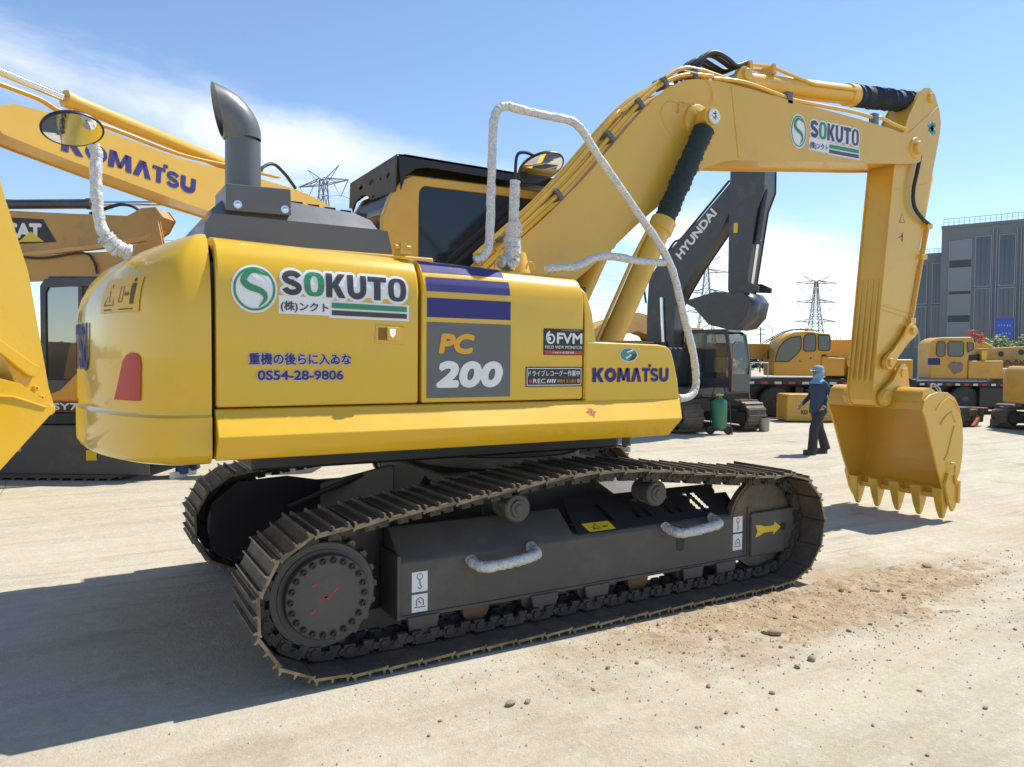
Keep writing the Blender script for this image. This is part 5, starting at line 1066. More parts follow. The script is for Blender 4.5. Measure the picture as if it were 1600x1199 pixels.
K8 = thing('excavator', 'yellow excavator cut by the right edge, rounded tail above dark tracks', 'excavator', (19.30,4.27,0), -.5263)
tail8 = [(-.82,.72),(-.83,1.40),(-.78,1.62),(-.66,1.73),(1.4,1.73),(1.5,1.6),(1.5,.72)]
MB().prism(tail8, -1.1, 1.1).build('body', OCH, K8, bevel=.06, seg=3)
word(rect2(0,.20,0,.09), 0, 0, 0, (-.76,-1.1,1.40), (1,0,0), (0,0,1), (0,-1,0), 'label_plate', mat('yellow_vinyl', (.75,.52,.02), .4), K8, .004)
MB().lathe((-.70,-1.1,.92), (0,-1,0), [(0,.04),(.004,.04)], 12).build('tow_hole', BLACK, K8)
MB().box(-.4,1.6,-.9,.9,.55,.72).build('frame', DARK, K8); MB().cyl((.5,0,.4), (.5,0,.6), .55, n=24).build('swing_bearing', DARK, K8)
_t8 = [o for o in ()]
for yc in (-.95,.95):
    pass
b8 = bpy.data.objects.new('crawler_carrier', None)
bpy.data.objects.remove(b8)
def belt_at(parent, L, x, yc, h, w, m, n):
    before = set(bpy.data.objects); belt(parent, L, yc, h, w, m, n)
    for o in set(bpy.data.objects)-before: o.location.x += x
for yc in (-.95,.95): belt_at(K8, 2.9, .45, yc, .62, .5, STEEL, 40)
cabin(K8, CHAR, .3, 1.5, .0, 1.0, 1.73, 2.9)
MB().box(-.35,-.05,-.9,-.6,1.73,2.3).build('exhaust_box', CHAR, K8, bevel=.03)

# ---- truck cranes
def wheel(parent, x, y, r, w):
    o = MB().lathe((x,y-w/2,r), (0,1,0), [(0,r*.55),(.02,r*.92),(.07,r),(w-.07,r),(w-.02,r*.92),(w,r*.55)], 28).build('tyre', TYRE, parent, smooth=40)
    MB().lathe((x,y-w/2+.02,r), (0,1,0), [(0,r*.56),(.01,r*.56),(.06,r*.42),(.06,r*.25),(-.02,r*.22),(-.02,.01)], 24).build('rim', RIM, o)
STRIPE_R, STRIPE_W = mat('red_stripe_paint', (.5,.05,.04), .5), mat('white_stripe_paint', (.65,.65,.65), .5)
C1 = thing('truck_crane', 'orange yellow truck crane with a rounded glazed cab, behind the walking person', 'crane', (16.955,11.41,0), -.5263)
s1 = lambda l: [(x*.94, 1.8+(z-1.8)*.94) for x, z in l]
cabp = s1([(-.37,1.31),(-.38,1.9),(-.33,2.05),(-.24,2.32),(-.12,2.56),(.08,2.70),(.34,2.80),(.65,2.84),(.93,2.85),(1.08,2.80),(1.53,2.77),(1.58,2.11),(1.27,2.03),(1.26,1.31)])
cc = MB().prism(cabp, -.45, .55).build('crane_cab', ORG, C1, bevel=.03, seg=3)
for w in ([(-.31,1.81),(-.27,2.02),(-.17,2.28),(-.02,2.47),(.18,2.60),(.51,2.65),(.535,2.55),(.535,2.25),(.42,2.08),(.12,1.81)], [(.66,2.58),(.70,2.68),(.79,2.73),(.99,2.73),(1.03,2.66),(1.04,2.23),(1.0,2.18),(.70,2.17),(.66,2.22)], [(1.15,2.70),(1.51,2.69),(1.53,2.65),(1.53,2.24),(1.49,2.2),(1.2,2.21),(1.17,2.25)]):
    W_ = s1(w); f = ring_frame(offset(W_, -.03), W_, -.468, -.45).build('window_seal', BLK, cc); MB().prism(W_, -.462, -.452).build('window', BGLASS, cc)
MB().prism(s1([(.50,1.8),(.58,1.8),(.58,1.82),(.50,1.82)]), -.48, -.45).build('door_handle', BLK, cc)
MB().prism(s1([(.86,1.92),(.93,1.96),(.90,1.87)]), -.455, -.451).build('mark', BLK, cc)
MB().prism(s1([(1.25,1.31),(1.25,1.96),(1.36,2.0),(1.45,1.95),(2.05,1.93),(2.05,1.31)]), -.5, .3).build('engine_housing', ORG, C1, bevel=.03)
MB().prism(s1([(1.60,1.95),(1.60,2.52),(1.75,2.58),(2.8,2.60),(2.9,2.5),(2.9,1.31),(2.08,1.31),(2.07,1.95)]), .0, 1.6).build('winch_housing', ORG, C1, bevel=.04)
bm1 = MB().prism(s1([(-8.0,2.1),(-8.0,2.55),(-.42,2.43),(1.6,2.45),(1.6,1.85),(-.5,1.9)]), .6, 1.2).build('telescopic_boom', ORG, C1, bevel=.03)
for x in (-1.1,-2.4,-4.6): MB().box(x-.05,x+.05,.57,1.23,1.93,2.46).build('boom_collar', ORG, bm1)
word('XCMG', .9, .11, .02, (-1.75,.6,2.14), (1,0,0), (0,0,1), (0,-1,0), 'lettering', BROWNY, bm1, .004) if False else None
MB().tube([(x*.94, .02, 1.8+(z-1.8)*.94) for x, z in ((-.5,2.43),(-.2,2.62),(.2,2.83),(.55,2.93),(1.1,2.93),(1.3,2.86))], .018, 6).tube([(x*.94, .35, 1.8+(z-1.8)*.94) for x, z in ((-.5,2.43),(-.2,2.62),(.2,2.83),(.55,2.93),(1.1,2.93),(1.3,2.86))], .018, 6).build('roof_rail', BLK, C1)
MB().box(-7.5,4.2,-.6,1.9,1.05,1.26).build('carrier_deck', BLK, C1, bevel=.02)
for k in range(26): MB().box(-7.4+k*.44,-7.4+k*.44+.22,-.615,-.602,1.07,1.15).build('reflector_strip', STRIPE_R if k % 2 else STRIPE_W, C1)
MB().box(-7.3,4.0,-.1,1.4,.55,1.05).build('chassis', BLK, C1)
for x in (-5.6,-4.2,-.30,1.05,3.0): wheel(C1, x, -.42, .5, .3); wheel(C1, x, 1.7, .5, .3)
MB().box(-3.6,-1.2,-.55,-.1,.35,.95).build('tool_locker', BLK, C1, bevel=.02)
MB().box(.35,.62,-.5,.2,.2,.98).build('outrigger_leg', BLK, C1, bevel=.02); MB().box(1.7,2.4,-.52,0,.30,.95).build('fuel_tank', BLK, C1, bevel=.06); MB().box(-7.2,3.9,.35,.95,.12,.60).build('underdeck_dark_fill', BLK, C1)  # long black box added to fill the shadowed dark under the chassis
MB().box(3.55,4.1,-.58,.2,.1,.98).build('outrigger_leg', BLK, C1, bevel=.02); MB().box(2.2,4.1,-.58,1.8,1.26,1.9).build('counterweight', ORG, C1, bevel=.06); MB().box(-9.2,-7.5,-.6,1.9,.6,2.2).build('driver_cab', ORG, C1, bevel=.1)

for x0_ in (-1.1, 2.2): MB().tube([(x0_,-.5,1.26),(x0_,-.5,1.75),(x0_+.55,-.5,1.75),(x0_+.55,-.5,1.26)], .018, 6).build('handrail', STRIPE_W, C1)
for k in range(3): MB().box(.62,1.0,-.66,-.45,.35+.26*k,.385+.26*k).build('step', CHAR, C1)
MB().lathe((.9,.1,2.79), (0,0,1), [(0,.06),(.10,.055),(.12,.02)], 12).build('beacon', AMBER, C1); MB().tube([(-.34,-.46,2.1),(-.55,-.6,2.2),(-.55,-.6,2.0)], .012, 6).box(-.60,-.57,-.68,-.52,1.85,2.15).build('mirror', BLK, C1)
C2 = thing('truck_crane', 'older rusty yellow truck crane behind the arm, perforated boom to the right', 'crane', (24.85,9.72,0), -.626)
s2 = lambda l: [(x*.84, 1.8+(z-1.8)*.84) for x, z in l]
c2 = MB().prism(s2([(-1.75,1.12),(-1.78,2.60),(-1.68,2.74),(-1.5,2.84),(-1.32,2.88),(-.12,2.90),(-.02,2.82),(.05,2.45),(-.2,2.2),(-.24,1.12)]), -.5, .5).build('crane_cab', OCH, C2, bevel=.04, seg=3)
for w in ([(-1.5,2.60),(-1.42,2.69),(-1.25,2.69),(-1.19,2.6),(-1.19,2.15),(-1.27,2.08),(-1.43,2.08),(-1.5,2.15)], [(-1.05,2.62),(-.98,2.69),(-.52,2.69),(-.45,2.62),(-.45,2.16),(-.52,2.09),(-.97,2.09),(-1.04,2.16)], [(-.27,2.65),(-.06,2.63),(-.05,2.4),(-.24,2.28)]):
    W_ = s2(w); ring_frame(offset(W_, -.025), W_, -.518, -.5).build('window_seal', BLK, c2); MB().prism(W_, -.512, -.503).build('window', BGLASS, c2)
MB().prism(s2([(-1.08,1.70),(-.85,1.86),(-.5,1.84),(-.42,1.7),(-.45,1.45),(-.8,1.3),(-.95,1.5)]), -.504, -.501).build('peeled_paint', mat('primer_brown_grey', (.25,.19,.14), .8, var=.5, vscale=9, dirt=(.09,.06,.05), dscale=4), c2)
word(rect2(0,.42,0,.24), 0, 0, 0, (-1.56,-.5,1.72), (1,0,0), (0,0,1), (0,-1,0), 'label_plate', BLUE, c2, .005)
word('1006', .3, .09, .03, (-1.52,-.5,1.80), (1,0,0), (0,0,1), (0,-1,0), 'lettering', STRIPE_W, c2, .009) if False else None
MB().prism(s2([(-.23,1.14),(-.23,1.89),(1.15,1.91),(1.17,1.14)]), -.55, .4).build('engine_housing', OCH, C2, bevel=.03)
MB().prism(s2([(-.2,1.9),(-.2,2.12),(.45,2.2),(.45,1.92)]), -.3, .3).build('winch', BLK, C2); MB().prism(s2([(.35,1.92),(.33,2.33),(.58,2.33),(.52,1.92)]), -.45, -.2).build('yellow_box', mat('lemon_paint', (.7,.48,.05), .5), C2)
bm2 = MB().prism(s2([(.5,1.92),(.5,2.42),(2.72,2.55),(9.0,2.9),(9.0,2.3),(2.73,1.72),(1.15,1.72)]), .1, .7).build('lattice_side_boom', BROWNY, C2, bevel=.02)
for x, z in ((1.44,2.2),(2.26,2.28)): (X, Zz), = s2([(x, z)]); MB().lathe((X,.1,Zz), (0,-1,0), [(0,.1),(.01,.1),(.01,.07),(.004,.07)], 20).build('boom_hole_ring', BLK, bm2)
rj = random.Random(3)
for k in range(9):
    x = 1.3+k*.15; p = s2([(x, 1.75), (x+.12, 1.8+rj.random()*.2), (x+.3, 1.74)]); MB().tube([(a, -.1-rj.random()*.2, b) for a, b in p], .035, 5).build('loose_fitting', mat('rust_brown', (.17,.09,.05), .8, var=.4), C2)
MB().prism(s2([(.05,2.42),(.05,2.66),(.50,2.72),(.58,2.66),(.9,2.44)]), -.1, .1).build('jib_head', OCH, C2, bevel=.02)
MB().tube([(a, -.12, b) for a, b in s2([(.55,2.72),(1.02,2.48),(.85,2.44),(.55,2.62),(.55,2.72)])], .03, 6).build('jib_loop', mat('lemon_paint', (.7,.48,.05), .5), C2)
MB().prism(s2([(1.18,.97),(1.18,1.5),(1.25,1.6),(2.6,1.6),(2.6,.97)]), -.5, .6).build('driver_cab', mat('chalky_white_paint', (.55,.54,.52), .6, var=.15), C2, bevel=.05)
MB().prism(s2([(1.6,1.05),(1.6,1.3),(1.68,1.38),(2.5,1.38),(2.5,1.05)]), -.52, -.5).build('window', BLK, C2)
MB().box(-2.6,7.5,-.7,1.6,.98,1.12).build('carrier_deck', BLK, C2); MB().box(-2.4,7.2,-.2,1.2,.5,.98).build('chassis', BLK, C2)
for k in range(14): MB().box(-2.5+k*.3,-2.35+k*.3,-.715,-.702,1.0,1.07).build('reflector_strip', STRIPE_R if k % 2 else STRIPE_W, C2)
for x in (-1.5,-.3,2.3,4.2,5.5): wheel(C2, x, -.45, .5, .3); wheel(C2, x, 1.4, .5, .3)
MB().box(.1,1.9,-.75,-.4,.25,.95).build('outrigger_box', BLK, C2, bevel=.02); MB().box(-2.3,7,.3,.8,.1,.55).build('underdeck_dark_fill', BLK, C2); MB().box(2.8,3.8,-.7,-.2,.3,.95).build('fuel_tank', CHAR, C2, bevel=.06)  # long black box is an added dark filler below the chassis
# heap of red slings on the old crane
rs_ = random.Random(12)
hp = MB()
for k in range(26):
    c = Vector((.32+rs_.uniform(-.22,.22), rs_.uniform(-.1,.1), 2.58+rs_.uniform(0,.38))); hp.tube([c+Vector((rs_.uniform(-.14,.14), rs_.uniform(-.1,.1), rs_.uniform(-.08,.1))) for _ in range(4)], .022, 5)
HS = hp.build('sling_heap', mat('faded_red_slings', (.5,.13,.10), .8, var=.4, vscale=14), None); HS.location = C2.location; HS.rotation_euler = C2.rotation_euler
tag(HS, 'tangled heap of faded red slings on the older crane', 'slings')

# ---- yellow steel counterweight block on the ground, gas bottle trolley, drum, bottle
KB = thing('steel_counterweight', 'low yellow steel block on the ground behind the walking person', 'counterweight', (15.928,9.648,0), -.5263)
blk = MB().prism([(-.64,.03),(-.64,.78),(-.60,.83),(.88,.83),(.91,.78),(.91,.03)], -.45, .45).build('block', OCH, KB, bevel=.03)
word('KO', .20, .13, .08, (-.22,-.45,.235), (1,0,0), (0,0,1), (0,-1,0), 'lettering', INK, blk, .005); MB().box(-.60,.86,-.4,.4,0,.03).build('skid', BLK, KB)
TK = thing('foam_tank_trolley', 'green cylindrical tank on a two wheel trolley, beside the charcoal excavator', 'tank', (10.56,7.79,0), -.5263)
TG = mat('green_tank_paint', (.03,.19,.10), .4, var=.1, coat=.2)
MB().lathe((0,0,.12), (0,0,1), [(0,.12),(.02,.16),(.06,.18),(.66,.18),(.72,.16),(.76,.08),(.80,.06),(.82,.06)], 28).build('tank', TG, TK, smooth=50)
MB().cyl((0,0,.93), (0,0,1.0), .04, n=12).box(-.09,.09,-.02,.02,.95,.99).build('valve', mat('yellow_vinyl', (.75,.52,.02), .4), TK)
MB().tube([(-.19,.05,.1),(-.21,.05,.8),(-.12,.05,1.15),(.12,.05,1.15),(.21,.05,.8),(.19,.05,.1)], .014, 8).build('handle', RUBBER, TK)
MB().cyl((-.26,-.02,.11), (.26,-.02,.11), .018, n=8).build('axle', BLK, TK)
for x in (-.22,.22): MB().lathe((x,-.06,.11), (0,1,0), [(0,.05),(0,.10),(.02,.11),(.06,.11),(.08,.10),(.08,.05)], 20).build('wheel', RUBBER, TK)
MB().tube(crom([(.2,-.1,.9),(.23,-.12,.5),(.28,-.1,.05),(.34,0,.03)], 4), .012, 6).build('hose', RUBBER, TK)
PL = MB().lathe((0,0,0), (0,0,1), [(0,.125),(.01,.128),(.33,.138),(.335,.145),(.345,.145),(.345,.13),(.03,.118),(.03,.01)], 26).build('metal_pail', mat('galvanised_metal', (.33,.32,.29), .5, metal=.5, var=.2), None, smooth=40)
PL.location = (12.23,7.87,0); tag(PL, 'small round metal pail alone on the concrete', 'pail')
GB = thing('gas_bottle', 'green gas bottle with coiled pale rope on top, right of the bucket', 'gas bottle', (17.9,6.75,0), 0)
MB().lathe((0,0,0), (0,0,1), [(0,.11),(.62,.11),(.72,.06),(.76,.03),(.82,.03)], 20).build('bottle', mat('teal_bottle_paint', (.04,.22,.18), .5), GB, smooth=50)
cr_ = MB(); rr_ = random.Random(5)
for k in range(16): a = rr_.uniform(0,6.28); cr_.tube([Vector((.22*math.cos(a+t)*rr_.uniform(.8,1.1), .1*math.sin(a+t), .95+.22*math.sin(a+t)+rr_.uniform(-.05,.1))) for t in (0,.5,1,1.5,2,2.5)], .012, 5)
cr_.build('rope_coil', mat('pale_rope', (.55,.53,.46), .8), GB)
for k, (x, y, lab_) in enumerate(((18.9,6.45,'stack of dark steel fittings beside the gas bottle'),(19.7,5.9,'dark steel fittings heaped near the right edge excavator'))):
    T_ = thing('fittings_pile', lab_, 'steel parts', (x,y,0), R(20*k)); 
    rq = random.Random(k+30)
    for q in range(12):
        px_, pz_, w_, h_ = rq.uniform(-.5,.5), rq.uniform(0,.7), rq.uniform(.12,.3), rq.uniform(.1,.25)
        MB().box(px_-w_,px_+w_,-.2+rq.uniform(-.1,.1),.2,pz_*.6,pz_*.6+h_).build('fitting', [CHAR, DARK, mat('rust_brown', (.17,.09,.05), .8, var=.4)][q % 3], T_, bevel=.02)
    if k == 0: MB().prism([(-.25,.05),(-.05,.05),(.1,.25),(.05,.28),(-.1,.15)], -.35, -.25).build('orange_shoe', mat('orange_primer', (.6,.17,.05), .6), T_)

# ---- office building, far right: grey panels, tall dark windows, railing on the roof
BG_ = mat('grey_wall_panel', (.155,.175,.195), .7, var=.08, vscale=.5); BG2 = mat('light_wall_panel', (.21,.235,.26), .6, var=.05, vscale=.7); BW = mat('dark_window_glass', (.05,.066,.095), .12, var=.2, vscale=.6, spec=.7); BF = mat('window_frame_grey', (.27,.295,.32), .5)
BLD = thing('office_building', 'grey five storey office building with tall dark windows and a roof railing', 'building', (82.017,43.42,0), -1.1858)
MB().box(-.55,34,0,22,0,17.05).build('wall', BG_, BLD)
MB().box(-.6,34.05,-.12,22,16.9,17.25).build('parapet', BG_, BLD)
def railing(x0, x1, y, z, h, parent, step=.5):
    m = MB().tube([(x0,y,z+h),(x1,y,z+h)], .035, 5).tube([(x0,y,z+h*.5),(x1,y,z+h*.5)], .02, 5); x = x0
    while x <= x1: m.cyl((x,y,z), (x,y,z+h), .028, n=5); x += step
    m.build('roof_railing', mat('pale_railing', (.5,.53,.56), .5), parent)
railing(-.4, 34, .1, 17.25, .75, BLD)
def win_(x0, x1, z0, z1, parent, y=0):
    f = ring_frame([(x0-.08,z0-.08),(x0-.08,z1+.08),(x1+.08,z1+.08),(x1+.08,z0-.08)], [(x0,z0),(x0,z1),(x1,z1),(x1,z0)], y-.10, y-.002).build('window_frame', BF, parent)
    MB().box(x0,x1,y-.05,y-.04,z0,z1).build('pane', BW, f)
    for k in (1,2): MB().box(x0+(x1-x0)*k/3-.02,x0+(x1-x0)*k/3+.02,y-.07,y-.052,z0,z1).build('mullion', CHAR, f)
for k in range(13):
    x = 2.82+k*2.2
    if k % 7 == 2+4: continue
    win_(x, x+1.4, 10.3, 15.7, BLD); win_(x, x+1.4, 4.4, 9.95, BLD); win_(x, x+1.4, .5, 3.9, BLD)
    MB().box(x+1.55,x+1.62,-.16,-.003,0,16.4).build('fin', BF, BLD); MB().box(x+1.9,x+1.97,-.16,-.003,0,16.4).build('fin', BF, BLD)
for z0, z1 in ((13.4,15.45),(9.9,12.4),(7.2,9.4),(3.4,6.3),(.3,2.6)):
    ring_frame([(.22,z0-.06),(.22,z1+.06),(2.44,z1+.06),(2.44,z0-.06)], [(.30,z0),(.30,z1),(2.36,z1),(2.36,z0)], -.08, -.002).build('panel_frame', BF, BLD); MB().box(.30,2.36,-.04,-.003,z0,z1).build('wall_panel', BG2, BLD)
for z0, z1 in ((12.5,13.25),(9.45,9.85),(6.4,7.1),(2.7,3.3)): MB().box(.30,2.36,-.05,-.003,z0,z1).build('louvre_band', mat('dark_louvre', (.045,.055,.06), .5), BLD)
MB().box(-6.2,-.62,2.0,20,0,14.55).build('annex_wall', BG_, BLD); railing(-6.1, -.7, 2.1, 14.55, .5, BLD)
for k in range(3):
    x = -1.62-k*1.65
    win_(x, x+1.0, 8.7, 13.3, BLD, 2.0); win_(x, x+1.0, 3.6, 8.3, BLD, 2.0)
SG = thing('blue_sign', 'blue road sign board in front of the grey office building', 'sign', (45.124,18.592,0), -.5263)
MB().box(-.58,.5,-.03,.0,3.28,4.5).build('board', mat('sign_blue', (.02,.07,.42), .4), SG)
MB().cyl((-.3,.06,0), (-.3,.06,4.4), .05, n=10).build('post', RIM, SG); MB().cyl((.25,.06,0), (.25,.06,4.4), .05, n=10).build('post', RIM, SG)
PBL = mat('pale_blue_print', (.30,.40,.72), .5)
for z, xs in ((4.0,(-.47,-.30,-.13,.05,.2)),(3.52,(-.22,0.0,.2))):
    for x in xs: word(join2(stroke2([(0,.07),(.11,.07)], .03), stroke2([(.055,0),(.055,.15)], .03)), 0, 0, 0, (x,-.03,z), (1,0,0), (0,0,1), (0,-1,0), 'faded_print', PBL, SG, .006)

# ---- vegetation
LEAF = mat('leaf_green', (.10,.17,.045), .6, var=.45, vscale=3); LEAF2 = mat('pale_leaf_green', (.19,.25,.085), .6, var=.4, vscale=3); BARK = mat('grey_bark', (.10,.08,.06), .85, var=.3)
def leafy(parent, cs, n, size, m, seed, name='crown'):
    rnd = random.Random(seed); mb = MB()
    for k in range(n):
        c, r = rnd.choice(cs); d = Vector((rnd.gauss(0,1), rnd.gauss(0,1), rnd.gauss(0,1))).normalized()*r*rnd.random()**.45; p = Vector(c)+d
        u = Vector((rnd.gauss(0,1), rnd.gauss(0,1), rnd.gauss(0,1))).normalized(); w = u.orthogonal().normalized(); s = size*rnd.uniform(.6,1.4)
        mb.add([p-u*s, p+w*s*.5, p+u*s, p-w*s*.5], [(0,1,2,3)])
    me = bpy.data.meshes.new(name); me.from_pydata(mb.v, [], mb.f); return link(name, me, m, parent, 0)
SH = thing('shrub', 'pale green shrub row in front of the grey building', 'shrub', (37.41,14.98,0), -.5263)
leafy(SH, [((-1.2+.42*k, 0, 2.45+.25*math.sin(k*2.1)+(.4 if k in (3,6) else 0)), .42) for k in range(9)] + [((-1.2+.5*k, 0, 1.6), .6) for k in range(8)], 5200, .085, LEAF2, 6)
for k in range(7): MB().tube([(-1.1+.45*k,0,0),(-1.1+.45*k+.05,0,.9),(-1.1+.45*k-.05,.05,1.9)], [.035,.03,.015], 6).build('stem', BARK, SH)
BT = thing('bare_tree', 'thin leafless tree behind the orange crane cab', 'tree', (45.6,30.4,0), 0)
rb = random.Random(9); tm = MB(); tm.tube([(0,0,0),(.05,0,1.5),(0,.05,2.6)], [.1,.08,.06], 8); tm.build('trunk', BARK, BT); cr = MB()
for k in range(30):
    a = rb.uniform(0,6.28); l = rb.uniform(.8,1.9); z = rb.uniform(1.6,2.7); p = Vector((0,0,z)); q = p+Vector((math.cos(a)*l*.45, math.sin(a)*l*.45, l*.9)); cr.tube([p, (p+q)/2+Vector((rb.uniform(-.1,.1),rb.uniform(-.1,.1),.0)), q], [.03,.02,.008], 5)
cr.build('branches', BARK, BT)
# far belt of trees closing the yard
TB = []
for k in range(70):
    a = R(-42+k*1.75)+YAW; dist = 150+random.uniform(-14,14); c = CAM+Vector((math.cos(a), math.sin(a), 0))*dist; TB.append(((c.x, c.y, random.uniform(1.2,2.6)), random.uniform(2.2,3.4)))
ft = leafy(None, TB, 30000, .55, mat('far_leaf_green', (.06,.085,.04), .7, var=.4, vscale=.2), 15, 'tree_belt'); tag(ft, 'distant low belt of trees along the horizon', 'trees', kind='stuff')

# ---- pylons, wires, poles
STL = mat('galvanised_lattice_steel', (.17,.18,.19), .6, metal=.3)
def pylon(loc, H, label, rz, arms, wb, rad):
    T_ = thing('power_pylon', label, 'pylon', (loc[0],loc[1],0), rz, None); m = MB(); lv = 12
    def hw(z): t = z/H; return wb*(1-t)**1.35*.5 + .55
    for k in range(lv):
        z0, z1 = H*.94*k/lv, H*.94*(k+1)/lv; a, b = hw(z0), hw(z1)
        for i, (sx, sy) in enumerate(((-1,-1),(1,-1),(1,1),(-1,1))):
            nx, ny = ((1,-1),(1,1),(-1,1),(-1,-1))[i]
            m.tube([(sx*a,sy*a,z0),(sx*b,sy*b,z1)], rad*1.3, 4); m.tube([(sx*a,sy*a,z0),(nx*b,ny*b,z1)], rad*.7, 4); m.tube([(nx*a,ny*a,z0),(sx*b,sy*b,z1)], rad*.7, 4); m.tube([(sx*b,sy*b,z1),(nx*b,ny*b,z1)], rad*.6, 4)
    m.build('mast', STL, T_, smooth=0)
    for z, w in arms:
        c = MB(); b = hw(z)
        for s in (-1,1):
            for yy in (-b,b): c.tube([(s*b,yy,z),(s*w,0,z+.3)], rad, 4); c.tube([(s*b,yy,z+1.6),(s*w,0,z+.3)], rad, 4); c.tube([(s*(b+(w-b)*.5),yy*.5,z+.15),(s*b,yy,z+1.6)], rad*.6, 4)
            c.tube([(s*w*.95,0,z+.2),(s*w*.68,0,z-3.6),(s*w*.4,0,z+.1)], rad*.8, 4)
        c.build('cross_arm', STL, T_, smooth=0)
    c = MB()
    for s in (-1,1): c.tube([(s*.4,0,H*.94),(s*arms[0][1]*.62,0,H*1.0)], rad, 4); c.tube([(s*.9,0,H*.91),(s*arms[0][1]*.62,0,H*1.0)], rad*.7, 4)
    c.build('earth_peak', STL, T_, smooth=0)
    return T_
pylon((320.43,246.09), 45, 'tall lattice power pylon standing above the orange crane cab', R(-30), ((41.2,10.5),(31.6,10),(21.8,10.5)), 9, .17)
pylon((236.16,237.21), 47.5, 'lattice power pylon half hidden behind the charcoal excavator boom', R(-36), ((40.3,9.5),(31.5,9),(23,9.5)), 9, .15)
pylon((50.99,182.88), 49.5, 'lattice pylon top above the grey engine cover', R(-60), ((45.2,8.5),(36,8.5),(27,9)), 8, .12)
WIRE = mat('wire_grey', (.10,.11,.12), .6)
def wire(a, b, sag, r):
    a, b = Vector(a), Vector(b); P = []
    for k in range(25): t = k/24; p = a.lerp(b, t); p.z -= sag*4*t*(1-t); P.append(p)
    o = MB().tube(P, r, 4).build('overhead_wire', WIRE, None, smooth=0); tag(o, 'thin overhead power line wire crossing the sky between pylons', 'wire', 'overhead wires'); return o
def vpos(rt, dp): v = CAM + _r*rt + _a*dp; return (v.x, v.y)
pA, pB, pC = (320.43,246.09), (236.16,237.21), (50.99,182.88)
for z in (38, 28.3, 18.5):
    for s in (-7,7):
        for q in (pB, vpos(330, 260)): wire((pA[0]+s*.5,pA[1]-s*.87,z), (q[0]+s*.5,q[1]-s*.87,z+(0 if q == pB else 6)), 7, .075)
for z in (42, 33, 24):
    for s in (-6,6): wire((pC[0]+s*.5,pC[1]-s*.87,z), (*vpos(-190+s,150+s), z-1), 4.5, .05); wire((pC[0]+s*.5,pC[1]-s*.87,z), (pB[0]+s*.5,pB[1]-s*.87,z-4), 8, .055)
UP = thing('utility_pole', 'wooden utility pole with crossbars near the orange crane boom', 'pole', (91.58,78.34,0), -.5263)
MB().cyl((0,0,0), (0,0,7.3), .14, .10, 8).build('pole', BARK, UP)
for z in (6.9,6.1): MB().box(-.65,.65,-.06,.06,z-.06,z+.06).build('crossbar', BARK, UP)
for nm, loc_, lab_, sgn in (('street_lamp',(85.24,70.46),'curved street lamp right of the utility pole',-1), ('street_lamp',(55.23,30.07),'white curved street lamp in front of the grey building annex',-1)):
    L_ = thing(nm, lab_, 'street lamp', (*loc_, 0), -.5263); hh = 7.0 if loc_[0] > 60 else 4.75
    MB().tube(crom([(0,0,0),(0,0,hh*.6),(0,0,hh*.85),(sgn*.25,0,hh*.96),(sgn*.8,0,hh)], 5), .06, 8).build('post', RIM, L_); MB().box(*sorted((sgn*.7, sgn*1.15)), -.1, .1, hh-.03, hh+.06).build('lamp_head', STRIPE_W, L_)
